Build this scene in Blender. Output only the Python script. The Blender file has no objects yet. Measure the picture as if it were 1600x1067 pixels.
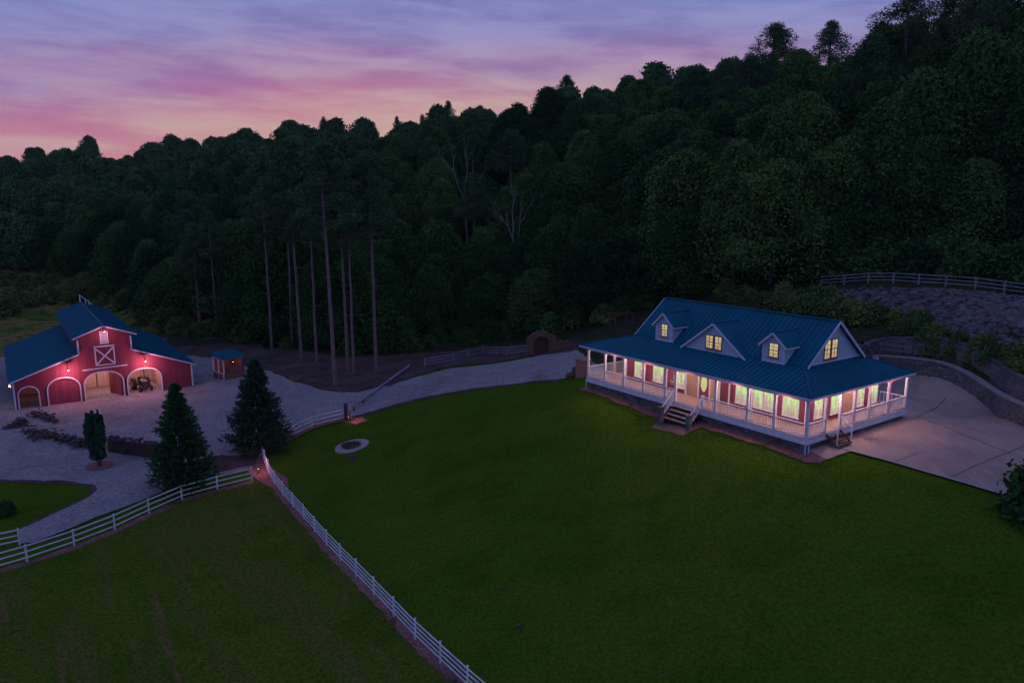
import bpy, bmesh, math, random
import numpy as np
from mathutils import Vector, Matrix
from mathutils.geometry import tessellate_polygon

# ------------------------------------------------------------------ camera
SC = bpy.context.scene
COL = SC.collection
F_PX, PITCH, CAM_H = 1144.84, 0.1819, 22.0
cd = bpy.data.cameras.new('camera'); cam = bpy.data.objects.new('camera', cd); COL.objects.link(cam)
cam.location = (0, 0, CAM_H); cam.rotation_euler = (math.pi/2-PITCH, 0, 0)
cd.sensor_width = 36; cd.lens = F_PX/1600*36; cd.clip_end = 3000; cd.clip_start = .5
SC.camera = cam
SC.view_settings.view_transform = 'Standard'; SC.view_settings.look = 'None'
SC.view_settings.exposure = 0.0; SC.view_settings.gamma = 1

# ------------------------------------------------------------------ world: dusk sky
def srgb(r, g, b):
    f = lambda c: (c/255/12.92) if c/255 <= .04045 else ((c/255+.055)/1.055)**2.4
    return (f(r), f(g), f(b), 1)
W = bpy.data.worlds.new("World"); SC.world = W; W.use_nodes = True
nt = W.node_tree; nt.nodes.clear()
N = nt.nodes.new; K = nt.links.new
def math_(op, a, b=None, c=None, clamp=False):
    n = N('ShaderNodeMath'); n.operation = op; n.use_clamp = clamp
    for i, v in enumerate((a, b, c)):
        if v is None: continue
        if isinstance(v, (int, float)): n.inputs[i].default_value = v
        else: K(v, n.inputs[i])
    return n.outputs[0]
def mixc(f, a, b):
    n = N('ShaderNodeMix'); n.data_type = 'RGBA'
    for i, v in ((0, f), (6, a), (7, b)):
        if isinstance(v, (int, float)): n.inputs[i].default_value = v
        elif isinstance(v, tuple): n.inputs[i].default_value = v
        else: K(v, n.inputs[i])
    return n.outputs[2]
def ramp(f, stops, interp='EASE'):
    n = N('ShaderNodeValToRGB'); n.color_ramp.interpolation = interp
    el = n.color_ramp.elements
    while len(el) > 1: el.remove(el[-1])
    el[0].position, el[0].color = stops[0]
    for p, c in stops[1:]:
        e = el.new(p); e.color = c
    K(f, n.inputs[0]); return n.outputs[0]
tc = N('ShaderNodeTexCoord'); sp = N('ShaderNodeSeparateXYZ'); K(tc.outputs['Generated'], sp.inputs[0])
X, Y, Z = sp.outputs
hor = math_('SQRT', math_('ADD', math_('MULTIPLY', X, X), math_('MULTIPLY', Y, Y)))
elv = math_('DIVIDE', Z, math_('MAXIMUM', hor, .001))          # tangent of elevation
azm = N('ShaderNodeMath'); azm.operation = 'ARCTAN2'; K(X, azm.inputs[0]); K(Y, azm.inputs[1]); azm = azm.outputs[0]
# streaky cloud coordinate: wide in azimuth, thin in elevation, leaning a little
cv = N('ShaderNodeCombineXYZ')
K(math_('MULTIPLY', azm, 4.2), cv.inputs[0])
K(math_('MULTIPLY', math_('ADD', elv, math_('MULTIPLY', azm, .045)), 24.0), cv.inputs[1])
def noise(vec, scale, detail, rough, dist=0.0):
    n = N('ShaderNodeTexNoise'); n.inputs['Scale'].default_value = scale; n.inputs['Detail'].default_value = detail
    n.inputs['Roughness'].default_value = rough; n.inputs['Distortion'].default_value = dist
    K(vec, n.inputs['Vector']); return n.outputs['Fac']
n1 = noise(cv.outputs[0], 1.1, 9, .60, .35)
cv2 = N('ShaderNodeVectorMath'); cv2.operation = 'ADD'; K(cv.outputs[0], cv2.inputs[0]); cv2.inputs[1].default_value = (3.7, 9.1, 0)
n2 = noise(cv2.outputs[0], .6, 6, .5, .5)
ew = math_('ADD', math_('ADD', elv, math_('MULTIPLY', math_('MULTIPLY', azm, azm), .13)), math_('MULTIPLY', math_('SUBTRACT', n2, .5), .06))
clear = ramp(ew, [(0.0, srgb(200,128,146)), (.075, srgb(200,128,148)), (.116, srgb(192,146,164)), (.183, srgb(170,146,182)),
                  (.235, srgb(144,144,196)), (.285, srgb(132,146,204)), (.45, srgb(120,130,188)), (1.0, srgb(116,124,178))])
cloud = ramp(ew, [(0.0, srgb(176,96,128)), (.075, srgb(190,92,132)), (.116, srgb(184,102,148)), (.183, srgb(142,108,164)),
                  (.235, srgb(120,118,178)), (.29, srgb(112,126,188)), (.45, srgb(116,120,172)), (1.0, srgb(110,116,166))])
cm = ramp(n1, [(.34, (0,0,0,1)), (.66, (1,1,1,1))])
col = mixc(cm, clear, cloud)
# after-glow low on the left
ga = math_('SUBTRACT', azm, -.15); ge = math_('SUBTRACT', math_('SUBTRACT', elv, math_('MULTIPLY', azm, .10)), .120)
gl = math_('ADD', math_('MULTIPLY', math_('MULTIPLY', ga, ga), 7.0), math_('MULTIPLY', math_('MULTIPLY', ge, ge), 700.0))
gl = math_('MULTIPLY', math_('POWER', 2.718, math_('MULTIPLY', gl, -1.0)), .85)
gl = math_('MULTIPLY', gl, math_('SUBTRACT', 1.15, math_('MULTIPLY', cm, .55)), clamp=True)
col = mixc(gl, col, srgb(196,176,160))
sky = N('ShaderNodeTexSky'); sky.sky_type = 'NISHITA'; sky.sun_disc = False
sky.sun_elevation = math.radians(0.5); sky.sun_rotation = math.radians(-12)
bg1 = N('ShaderNodeBackground'); K(col, bg1.inputs[0]); bg1.inputs[1].default_value = 1.0
bg2 = N('ShaderNodeBackground'); K(sky.outputs[0], bg2.inputs[0]); bg2.inputs[1].default_value = 0.006
add = N('ShaderNodeAddShader'); K(bg1.outputs[0], add.inputs[0]); K(bg2.outputs[0], add.inputs[1])
wo = N('ShaderNodeOutputWorld'); K(add.outputs[0], wo.inputs[0])
# the set sun: only a trace of direct light is left
sd = bpy.data.lights.new('sun', 'SUN'); sd.energy = 0.05; sd.angle = math.radians(20); sd.color = (1, .6, .5)
so = bpy.data.objects.new('sun', sd); COL.objects.link(so)
so.rotation_euler = Vector((math.sin(math.radians(-12)), math.cos(math.radians(-12)), .12)).to_track_quat('Z', 'Y').to_euler()

# ------------------------------------------------------------------ photo geometry helpers
cP, sP = math.cos(PITCH), math.sin(PITCH)
def ray(x, y):
    u = (x-800)/F_PX; v = (533.5-y)/F_PX
    return np.array([u, cP+v*sP, -sP+v*cP])
def atz(x, y, z):
    r = ray(x, y); return np.array([0, 0, CAM_H])+r*((z-CAM_H)/r[2])
def atd(x, y, d):
    r = ray(x, y); return np.array([0, 0, CAM_H])+r*(d/math.hypot(r[0], r[1]))
def proj(P):
    x, y, z = P[0], P[1], P[2]-CAM_H; d = y*cP-z*sP
    return 800+F_PX*x/d, 533.5-F_PX*(y*sP+z*cP)/d
YAW = .6142
bv = np.array([math.cos(YAW), math.sin(YAW)]); av = np.array([-math.sin(YAW), math.cos(YAW)])
HO = np.array([18.92, 45.18, 7.02])       # house frame origin (front right porch corner)
BO = np.array([-45.4, 83.9, 0.0])         # barn frame origin
def hpt(x, y): return HO[:2]+bv*x+av*y
def bpt(x, y): return BO[:2]+bv*x+av*y

# ------------------------------------------------------------------ terrain
ctrl = []
def cz(x, y, z): p = atz(x, y, z); ctrl.append((p[0], p[1], z))
def cdist(x, y, d, dz=0): p = atd(x, y, d); ctrl.append((p[0], p[1], p[2]+dz))
for p in [(25,645,0),(76,633,0),(134,627,0),(202,618,0),(254,612,0),(0,700,-.6),(0,620,.1),(80,700,-.6),(200,700,-.6),
          (0,890,-1.9),(81,864,-1.8),(180,820,-1.7),(292,777,-1.5),(392,750,-1.5),(410,708,-1.3),(454,789,-1.6),(518,860,-1.5),
          (601,948,-1.4),(691,1039,-1.3),(0,1067,-2.3),(300,1067,-2.2),(250,930,-1.9),(150,770,-1.2),(300,720,-1.0),(440,704,-1.1),(490,680,-.6),(545,655,0),
          (500,600,.7),(400,620,.2),(600,600,1.3),(400,560,.6),(470,560,.8),(350,592,.3),(703,568,1.8),(760,565,2.6),(805,559,3.2),(846,551,3.7),(890,548,4.4),
          (550,700,-.3),(700,640,2.0),(700,700,1.5),(800,620,3.4),(850,600,4.3),(900,700,3.9),(1000,660,5.4),(1000,760,3.6),(1100,800,3.9),(1150,740,5.2),(1262,800,4.9),
          (1400,760,5.8),(1500,755,6.1),(1590,800,5.8),(1600,1067,3.0),(1300,1000,2.8),(1100,1067,1.2),(900,900,1.2),(700,850,.3),(800,1000,-.3),(1000,950,1.7),
          (300,540,.2),(100,520,.2),(0,520,.1),(0,470,1.6),(150,480,.8)]: cz(*p)
for p in [hpt(-1, 22), hpt(-.6, 15)]: ctrl.append((p[0], p[1], 6.0))
for x, y, z in [(-.6,10,6.15),(-.6,5,6.2),(-.5,0,6.2),(6,-1,6.4),(13,-1,6.5),(14,6,6.6),(15,14,6.7),(14,22,6.6),(6,23,6.2),(6,10,6.4),(12,-6,6.4),(5,-8,6.2),(20,-5,6.5),(18,-12,6.5),(24,-12,6.6)]:
    p = hpt(x, y); ctrl.append((p[0], p[1], z))
# above the retaining walls (heights without the two wall steps, which add 2.9 m)
for x, y, d, dz in [(1600,600,66,-2.9),(1500,565,70,-2.9),(1600,520,72,-2.9),(1450,525,76,-2.9),(1350,505,82,-2.9),(1290,455,90,-2.9),(1365,449,88,-2.9),(1460,449,86,-2.9),(1540,456,84,-2.9),(1600,466,82,-2.9),(1750,500,78,-2.9),
                 (1300,430,98,-2.9),(1450,425,96,-2.9),(1600,430,94,-2.9),(1150,470,92,-2.4),(1050,480,93,-1.5),(980,505,92,-.8),(900,525,103,0),(830,530,110,0)]:
    cdist(x, y, d, dz)
TH = 15.6
ridge = [(-300,262,430),(-150,250,430),(0,243,430),(100,222,440),(210,242,420),(300,222,330),(430,196,300),(560,200,290),(700,178,275),(830,176,258),(900,158,250),(1000,122,242),
         (1100,100,232),(1200,92,222),(1300,94,215),(1350,112,208),(1400,126,206),(1450,124,204),(1500,94,202),(1560,48,200),(1600,34,197),(1750,-10,190),(1900,-30,190)]
for x, y, d in ridge:
    p = atd(x, y, d); g = p[2]-TH
    ctrl.append((p[0], p[1], g))
    q = p[:2]*1.45; ctrl.append((q[0], q[1], g-10))
for x, d, z in [(0,190,3.0),(100,200,6),(200,180,5),(300,160,6.5),(450,150,8),(600,150,10),(750,145,12),(900,140,16),(1050,135,22),(1200,130,25),(1350,130,29),(1500,130,32),(1700,130,33),(0,300,18),(200,290,22),(-200,300,16),(-200,190,2)]:
    r = ray(x, 400); n = math.hypot(r[0], r[1]); ctrl.append((r[0]/n*d, r[1]/n*d, z))
for x, y, z in [(-600,900,10),(0,1000,10),(600,900,40),(700,300,60),(-700,300,15),(-300,60,-4),(-120,20,-3),(120,20,3),(250,60,25),(0,-60,-3),(-200,-100,-4),(200,-100,6),(60,0,2),(-50,10,-3),(-700,-100,0),(700,-100,40)]:
    ctrl.append((x, y, z))
C = np.array(ctrl); SCL = 100.0
def _phi(r2): return np.where(r2 > 1e-12, .5*r2*np.log(np.maximum(r2, 1e-12)), 0.0)
_A = C[:, :2]/SCL; _n = len(C)
_K = _phi(((_A[:, None]-_A[None])**2).sum(-1)) + np.eye(_n)*2e-4
_P = np.hstack([np.ones((_n, 1)), _A]); _M = np.zeros((_n+3, _n+3)); _M[:_n, :_n] = _K; _M[:_n, _n:] = _P; _M[_n:, :_n] = _P.T
_w = np.linalg.solve(_M, np.concatenate([C[:, 2], np.zeros(3)]))
# retaining wall path (foot of the lower wall), world xy
wp = [atz(x, y, 6.5)[:2] for x, y in [(1800,790),(1700,722),(1600,668),(1560,644),(1520,623),(1470,604),(1420,592),(1370,584)]]
wp += [hpt(24, 9), hpt(22.5, 15), hpt(19.5, 21), hpt(15, 26)]
WP = [np.array(p) for p in wp]
def catmull(P, n=10):
    P = [2*P[0]-P[1]]+list(P)+[2*P[-1]-P[-2]]; out = []
    for i in range(1, len(P)-2):
        p0, p1, p2, p3 = [np.array(q, float) for q in P[i-1:i+3]]
        for k in range(n):
            t = k/n; out.append(.5*((2*p1)+(-p0+p2)*t+(2*p0-5*p1+4*p2-p3)*t*t+(-p0+3*p1-3*p2+p3)*t**3))
    out.append(np.array(P[-2], float)); return out
WC = catmull(WP, 6)
_w0 = np.array(WC[:-1]); _w1 = np.array(WC[1:])
def wall_sd(xy):
    """signed distance behind the lower wall's face, and the distance along it (0..1)"""
    d = _w1-_w0; L2 = (d**2).sum(-1)
    v = xy[:, None]-_w0[None]; t = np.clip((v*d).sum(-1)/L2, 0, 1)
    q = v-d*t[..., None]; r2 = (q**2).sum(-1); i = r2.argmin(1); k = np.arange(len(xy))
    cr = d[i, 0]*v[k, i, 1]-d[i, 1]*v[k, i, 0]
    return -np.sign(cr)*np.sqrt(r2[k, i]), (i+t[k, i])/len(d)
H1, H2, GAP = 1.6, 1.5, .75
def sstep(x, a, b): t = np.clip((x-a)/(b-a), 0, 1); return t*t*(3-2*t)
def tz(xy):
    xy = np.atleast_2d(np.asarray(xy, float)); out = np.zeros(len(xy))
    for s in range(0, len(xy), 20000):
        q = xy[s:s+20000]; a = q/SCL
        z = _phi(((a[:, None]-_A[None])**2).sum(-1))@_w[:_n]+_w[_n]+a@_w[_n+1:]
        m = (q[:, 0] > 5) & (q[:, 0] < 140) & (q[:, 1] > 20) & (q[:, 1] < 130)
        if m.any():
            sd_, t_ = wall_sd(q[m]); fade = 1-sstep(t_, .86, .99)
            far = 1-sstep(sd_, 35, 60)
            z[m] += (H1*sstep(sd_, .25, .7)+H2*sstep(sd_, GAP+.3, GAP+.7))*fade*far
        out[s:s+20000] = z
    return out
def gz(x, y): return float(tz([(x, y)])[0])
def ground(x, y):
    """the point of the ground seen at a pixel of the photograph"""
    r = ray(x, y); t = np.concatenate([np.arange(20, 160, .25), np.arange(160, 500, 1.5)])
    P = np.array([0, 0, CAM_H])+r[None]*t[:, None]; h = P[:, 2]-tz(P[:, :2])
    i = int(np.argmax(h < 0)) if (h < 0).any() else len(t)-1
    if i > 0 and h[i] < 0:
        k = h[i-1]/(h[i-1]-h[i]); p = P[i-1]*(1-k)+P[i]*k
    else: p = P[i]
    return np.array([p[0], p[1], gz(p[0], p[1])])

# ------------------------------------------------------------------ materials
MATS = {}
def mat(name, base, rough=.8, var=None, scale=4.0, metal=0.0, bump=0.0, bscale=None, emit=None, estr=0.0, spec=.4, detail=6, coord='Object', stretch=None, rnd=0.0):
    """principled material: base colour mixed with var by noise, optional bump"""
    if name in MATS: return MATS[name]
    m = bpy.data.materials.new(name); m.use_nodes = True; t = m.node_tree; b = t.nodes['Principled BSDF']
    b.inputs['Base Color'].default_value = (*base, 1); b.inputs['Roughness'].default_value = rough; b.inputs['Metallic'].default_value = metal
    b.inputs['Specular IOR Level'].default_value = spec
    if var is not None or bump:
        c = t.nodes.new('ShaderNodeTexCoord'); src = c.outputs[coord]
        if stretch:
            mp = t.nodes.new('ShaderNodeMapping'); mp.inputs['Scale'].default_value = stretch; t.links.new(src, mp.inputs[0]); src = mp.outputs[0]
    if var is not None:
        n = t.nodes.new('ShaderNodeTexNoise'); n.inputs['Scale'].default_value = scale; n.inputs['Detail'].default_value = detail; n.inputs['Roughness'].default_value = .65
        t.links.new(src, n.inputs['Vector'])
        r = t.nodes.new('ShaderNodeValToRGB'); r.color_ramp.elements[0].position = .34; r.color_ramp.elements[1].position = .66
        r.color_ramp.elements[0].color = (*base, 1); r.color_ramp.elements[1].color = (*var, 1)
        t.links.new(n.outputs['Fac'], r.inputs[0]); out = r.outputs[0]
        if rnd:
            oi = t.nodes.new('ShaderNodeObjectInfo'); hs = t.nodes.new('ShaderNodeHueSaturation')
            mr = t.nodes.new('ShaderNodeMapRange'); mr.inputs[3].default_value = 1-rnd; mr.inputs[4].default_value = 1+rnd
            t.links.new(oi.outputs['Random'], mr.inputs[0]); t.links.new(mr.outputs[0], hs.inputs['Value'])
            mh = t.nodes.new('ShaderNodeMapRange'); mh.inputs[3].default_value = .545; mh.inputs[4].default_value = .47
            t.links.new(oi.outputs['Random'], mh.inputs[0]); t.links.new(mh.outputs[0], hs.inputs['Hue'])
            t.links.new(out, hs.inputs['Color']); out = hs.outputs[0]
        t.links.new(out, b.inputs['Base Color'])
    if bump:
        n = t.nodes.new('ShaderNodeTexNoise'); n.inputs['Scale'].default_value = bscale or scale*3; n.inputs['Detail'].default_value = 4
        t.links.new(src, n.inputs['Vector'])
        bp = t.nodes.new('ShaderNodeBump'); bp.inputs['Strength'].default_value = bump; bp.inputs['Distance'].default_value = .1
        t.links.new(n.outputs['Fac'], bp.inputs['Height']); t.links.new(bp.outputs[0], b.inputs['Normal'])
    if emit: b.inputs['Emission Color'].default_value = (*emit, 1); b.inputs['Emission Strength'].default_value = estr
    MATS[name] = m; return m

def ground_mat(name, layers, bump=.5, bscale=6, fine=9.0, contrast=.5):
    """layers: (colour, noise scale, threshold, softness) mixed over the first; world coordinates; plus a fine grain"""
    m = bpy.data.materials.new(name); m.use_nodes = True; t = m.node_tree; b = t.nodes['Principled BSDF']; b.inputs['Roughness'].default_value = .95
    b.inputs['Specular IOR Level'].default_value = 0.0 if 'grass' in name else .1
    g = t.nodes.new('ShaderNodeNewGeometry'); pos = g.outputs['Position']
    if 'paddock' in name:
        pm = t.nodes.new('ShaderNodeMapping'); pm.inputs['Rotation'].default_value = (0, 0, -YAW); t.links.new(pos, pm.inputs[0]); pos = pm.outputs[0]
    cur = None
    for i, (c, s, th, so_, st) in enumerate(layers):
        if cur is None:
            rgb = t.nodes.new('ShaderNodeRGB'); rgb.outputs[0].default_value = (*c, 1); cur = rgb.outputs[0]; continue
        mp = t.nodes.new('ShaderNodeMapping'); mp.inputs['Scale'].default_value = st or (1, 1, 1); mp.inputs['Location'].default_value = (i*13.1, i*7.7, 0)
        mp.inputs['Rotation'].default_value = (0, 0, 0)
        t.links.new(pos, mp.inputs[0])
        n = t.nodes.new('ShaderNodeTexNoise'); n.inputs['Scale'].default_value = s; n.inputs['Detail'].default_value = 8; n.inputs['Roughness'].default_value = .62
        t.links.new(mp.outputs[0], n.inputs['Vector'])
        mr = t.nodes.new('ShaderNodeMapRange'); mr.inputs[1].default_value = th-so_; mr.inputs[2].default_value = th+so_; mr.interpolation_type = 'SMOOTHSTEP'
        t.links.new(n.outputs['Fac'], mr.inputs[0])
        mx = t.nodes.new('ShaderNodeMix'); mx.data_type = 'RGBA'; t.links.new(mr.outputs[0], mx.inputs[0]); t.links.new(cur, mx.inputs[6]); mx.inputs[7].default_value = (*c, 1)
        cur = mx.outputs[2]
    n = t.nodes.new('ShaderNodeTexNoise'); n.inputs['Scale'].default_value = fine; n.inputs['Detail'].default_value = 3; n.inputs['Roughness'].default_value = .7
    t.links.new(pos, n.inputs['Vector'])
    mr = t.nodes.new('ShaderNodeMapRange'); mr.inputs[1].default_value = .3; mr.inputs[2].default_value = .7; mr.inputs[3].default_value = 1-contrast; mr.inputs[4].default_value = 1+contrast
    t.links.new(n.outputs['Fac'], mr.inputs[0])
    mx = t.nodes.new('ShaderNodeVectorMath'); mx.operation = 'SCALE'; t.links.new(cur, mx.inputs[0]); t.links.new(mr.outputs[0], mx.inputs['Scale'])
    t.links.new(mx.outputs[0], b.inputs['Base Color'])
    bp = t.nodes.new('ShaderNodeBump'); bp.inputs['Strength'].default_value = bump; bp.inputs['Distance'].default_value = .12
    n2_ = t.nodes.new('ShaderNodeTexNoise'); n2_.inputs['Scale'].default_value = bscale; n2_.inputs['Detail'].default_value = 4; t.links.new(pos, n2_.inputs['Vector'])
    t.links.new(n2_.outputs['Fac'], bp.inputs['Height']); t.links.new(bp.outputs[0], b.inputs['Normal'])
    MATS[name] = m; return m, b, mx, t
M_grass = ground_mat('lawn_grass', [((.044,.112,.008), 0, 0, 0, None), ((.064,.116,.010), .05, .5, .14, None), ((.036,.090,.006), .22, .55, .12, None), ((.060,.100,.014), .40, .60, .12, (.25,1.6,1)), ((.075,.095,.02), .9, .68, .06, None)], fine=5.5, contrast=.42)[0]
M_paddock = ground_mat('paddock_grass', [((.062,.112,.012), 0, 0, 0, None), ((.080,.108,.016), .05, .5, .14, None), ((.046,.090,.009), .22, .55, .12, None), ((.088,.104,.022), .34, .56, .12, (1.8,.16,1)), ((.125,.10,.038), .5, .63, .08, (1.8,.15,1))], fine=5.5, contrast=.5)[0]
M_forestfloor = ground_mat('forest_floor', [((.030,.044,.020), 0, 0, 0, None), ((.035,.03,.018), .15, .55, .12, None)], fine=2.0)[0]
M_field = ground_mat('field_grass', [((.085,.13,.03), 0, 0, 0, None), ((.19,.16,.055), .12, .5, .1, None), ((.02,.05,.012), .35, .58, .08, None)], fine=2.5, contrast=.6)[0]
M_gravel = ground_mat('gravel', [((.275,.275,.305), 0, 0, 0, None), ((.22,.22,.245), .09, .52, .16, None), ((.30,.30,.33), .4, .56, .12, None), ((.24,.18,.175), .16, .62, .08, None), ((.17,.165,.185), 1.1, .64, .07, (.35,1,1))], bump=.9, bscale=9, fine=4.5, contrast=.42)[0]
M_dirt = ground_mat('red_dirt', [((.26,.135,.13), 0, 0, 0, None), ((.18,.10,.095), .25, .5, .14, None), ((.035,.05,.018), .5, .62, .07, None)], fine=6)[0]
M_leaflitter = ground_mat('leaf_litter', [((.10,.070,.075), 0, 0, 0, None), ((.062,.045,.048), .35, .5, .12, None), ((.11,.09,.09), .2, .6, .1, None), ((.03,.045,.02), .6, .66, .06, None)], fine=5, contrast=.5)[0]
M_concrete = ground_mat('concrete', [((.37,.31,.30), 0, 0, 0, None), ((.29,.24,.235), .25, .52, .14, None), ((.41,.35,.34), 1.1, .6, .1, (1,.3,1))], bump=.15, bscale=12, fine=9.0, contrast=.16)[0]
M_joint = mat('joint', (.19,.15,.155))
M_kerb = mat('kerb_concrete', (.34,.34,.37), .85, (.26,.26,.28), 3)
M_rock = mat('rock', (.035,.033,.038), .9, (.20,.19,.22), 1.3, bump=.6, bscale=5, rnd=.25)
M_dstone = mat('dark_stone', (.05,.042,.045), .9, (.12,.10,.105), 1.6, bump=.6)
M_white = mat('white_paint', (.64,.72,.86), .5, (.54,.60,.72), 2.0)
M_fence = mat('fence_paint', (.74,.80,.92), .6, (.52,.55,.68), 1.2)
M_fence2 = mat('weathered_rail', (.30,.32,.42), .8, (.20,.20,.26), 1.2)
M_wood = mat('weathered_wood', (.10,.065,.05), .85, (.05,.035,.03), 3, bump=.3)
M_bark = mat('bark', (.15,.095,.085), .9, (.07,.045,.045), 2.5, bump=.6, stretch=(3,3,.5))
M_bark_pine = mat('pine_bark', (.27,.19,.205), .9, (.15,.105,.115), 3.0, bump=.6, stretch=(3,3,.5))
M_deadwood = mat('dead_wood', (.26,.26,.29), .8, (.2,.2,.2), 2)
M_leaf = mat('leaves', (.026,.092,.030), .85, (.066,.146,.038), .45, spec=.05, rnd=.45, detail=4)
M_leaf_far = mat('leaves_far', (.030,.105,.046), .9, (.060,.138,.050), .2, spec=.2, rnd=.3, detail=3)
M_needle = mat('needles', (.018,.070,.036), .8, (.036,.105,.046), .9, spec=.3, rnd=.2, detail=4)
M_pine = mat('pine_needles', (.034,.100,.040), .85, (.070,.150,.050), .6, spec=.25, rnd=.2, detail=3)
M_shrub = mat('shrub_leaves', (.075,.14,.04), .7, (.13,.20,.055), .8, spec=.25, rnd=.3, detail=3)
M_black = mat('dark_metal', (.03,.03,.035), .5)
M_rubber = mat('rubber', (.02,.02,.02), .8)

def siding(name, c1, c2, freq, axis_sum=True, groove=.45, bump=.5):
    """vertical board siding: grooves every 1/freq metres along both horizontal axes"""
    m = bpy.data.materials.new(name); m.use_nodes = True; t = m.node_tree; b = t.nodes['Principled BSDF']; b.inputs['Roughness'].default_value = .75
    c = t.nodes.new('ShaderNodeTexCoord'); s = t.nodes.new('ShaderNodeSeparateXYZ'); t.links.new(c.outputs['Object'], s.inputs[0])
    def mm(op, a, v):
        n = t.nodes.new('ShaderNodeMath'); n.operation = op; t.links.new(a, n.inputs[0])
        if isinstance(v, (float, int)): n.inputs[1].default_value = v
        else: t.links.new(v, n.inputs[1])
        return n.outputs[0]
    u = mm('ADD', s.outputs[0], s.outputs[1]) if axis_sum is True else s.outputs[axis_sum]
    u = mm('MULTIPLY', u, float(freq)); fr = mm('FRACT', u, 0.0); fl = mm('FLOOR', u, 0.0)
    wn = t.nodes.new('ShaderNodeTexWhiteNoise'); wn.noise_dimensions = '1D'; t.links.new(fl, wn.inputs['W'])
    e = mm('LESS_THAN', fr, .1)
    mp = t.nodes.new('ShaderNodeMapping'); mp.inputs['Scale'].default_value = (3, 3, .35); t.links.new(c.outputs['Object'], mp.inputs[0])
    n = t.nodes.new('ShaderNodeTexNoise'); n.inputs['Scale'].default_value = 1.3; n.inputs['Detail'].default_value = 6; t.links.new(mp.outputs[0], n.inputs['Vector'])
    f = mm('ADD', mm('MULTIPLY', wn.outputs[0], .45), mm('MULTIPLY', n.outputs['Fac'], .55))
    mx = t.nodes.new('ShaderNodeMix'); mx.data_type = 'RGBA'; t.links.new(f, mx.inputs[0]); mx.inputs[6].default_value = (*c1, 1); mx.inputs[7].default_value = (*c2, 1)
    mg = t.nodes.new('ShaderNodeMix'); mg.data_type = 'RGBA'; t.links.new(mm('MULTIPLY', e, groove), mg.inputs[0]); t.links.new(mx.outputs[2], mg.inputs[6]); mg.inputs[7].default_value = (c1[0]*.25, c1[1]*.25, c1[2]*.25, 1)
    t.links.new(mg.outputs[2], b.inputs['Base Color'])
    bp = t.nodes.new('ShaderNodeBump'); bp.inputs['Strength'].default_value = bump; bp.inputs['Distance'].default_value = .03; bp.invert = True
    t.links.new(e, bp.inputs['Height']); t.links.new(bp.outputs[0], b.inputs['Normal'])
    MATS[name] = m; return m
M_redwall = siding('red_siding', (.125,.025,.055), (.19,.046,.082), 2.2)
M_barnred = siding('barn_siding', (.16,.024,.055), (.25,.042,.085), 2.6)
M_plank = siding('plank', (.26,.17,.13), (.42,.30,.24), 4.0)
M_deck = siding('deck_boards', (.30,.22,.20), (.40,.31,.28), 7.0, axis_sum=0, groove=.3)
M_paleside = siding('lap_siding', (.40,.52,.68), (.50,.62,.78), 6.5, axis_sum=2, groove=.35)
M_hut = siding('hut_boards', (.20,.08,.07), (.30,.14,.12), 5.0, axis_sum=2)
def roofmat(name, c1, c2, rough):
    return mat(name, c1, rough, c2, .45, spec=.12, detail=7)
M_roof = roofmat('roof_metal', (.0005,.10,.165), (.001,.135,.215), .6)
M_roofb = roofmat('barn_roof_metal', (.0005,.095,.16), (.001,.125,.205), .7)

def stonemat(name, c1, c2, mortar, scale, rh=.5, bw=.8):
    m = bpy.data.materials.new(name); m.use_nodes = True; t = m.node_tree; b = t.nodes['Principled BSDF']; b.inputs['Roughness'].default_value = .9
    c = t.nodes.new('ShaderNodeTexCoord'); s = t.nodes.new('ShaderNodeSeparateXYZ'); t.links.new(c.outputs['Object'], s.inputs[0])
    a = t.nodes.new('ShaderNodeMath'); t.links.new(s.outputs[0], a.inputs[0]); t.links.new(s.outputs[1], a.inputs[1])
    cb = t.nodes.new('ShaderNodeCombineXYZ'); t.links.new(a.outputs[0], cb.inputs[0]); t.links.new(s.outputs[2], cb.inputs[1])
    nz = t.nodes.new('ShaderNodeTexNoise'); nz.inputs['Scale'].default_value = 1.5; t.links.new(cb.outputs[0], nz.inputs['Vector'])
    vm = t.nodes.new('ShaderNodeVectorMath'); vm.operation = 'MULTIPLY_ADD'; t.links.new(nz.outputs['Color'], vm.inputs[0]); vm.inputs[1].default_value = (.22,.16,0); t.links.new(cb.outputs[0], vm.inputs[2])
    br = t.nodes.new('ShaderNodeTexBrick'); br.inputs['Scale'].default_value = scale; br.inputs['Color1'].default_value = (*c1, 1); br.inputs['Color2'].default_value = (*c2, 1); br.inputs['Mortar'].default_value = (*mortar, 1)
    br.inputs['Mortar Size'].default_value = .045; br.inputs['Row Height'].default_value = rh; br.inputs['Brick Width'].default_value = bw; br.inputs['Bias'].default_value = -.1; br.inputs['Mortar Smooth'].default_value = .3
    t.links.new(vm.outputs[0], br.inputs['Vector'])
    n = t.nodes.new('ShaderNodeTexNoise'); n.inputs['Scale'].default_value = .8; n.inputs['Detail'].default_value = 8; t.links.new(cb.outputs[0], n.inputs['Vector'])
    mr = t.nodes.new('ShaderNodeMapRange'); mr.inputs[3].default_value = .45; mr.inputs[4].default_value = 1.55; t.links.new(n.outputs['Fac'], mr.inputs[0])
    vs = t.nodes.new('ShaderNodeVectorMath'); vs.operation = 'SCALE'; t.links.new(br.outputs['Color'], vs.inputs[0]); t.links.new(mr.outputs[0], vs.inputs['Scale'])
    t.links.new(vs.outputs[0], b.inputs['Base Color'])
    bp = t.nodes.new('ShaderNodeBump'); bp.inputs['Strength'].default_value = .8; bp.inputs['Distance'].default_value = .06; bp.invert = True
    t.links.new(br.outputs['Fac'], bp.inputs['Height']); t.links.new(bp.outputs[0], b.inputs['Normal'])
    MATS[name] = m; return m
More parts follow.
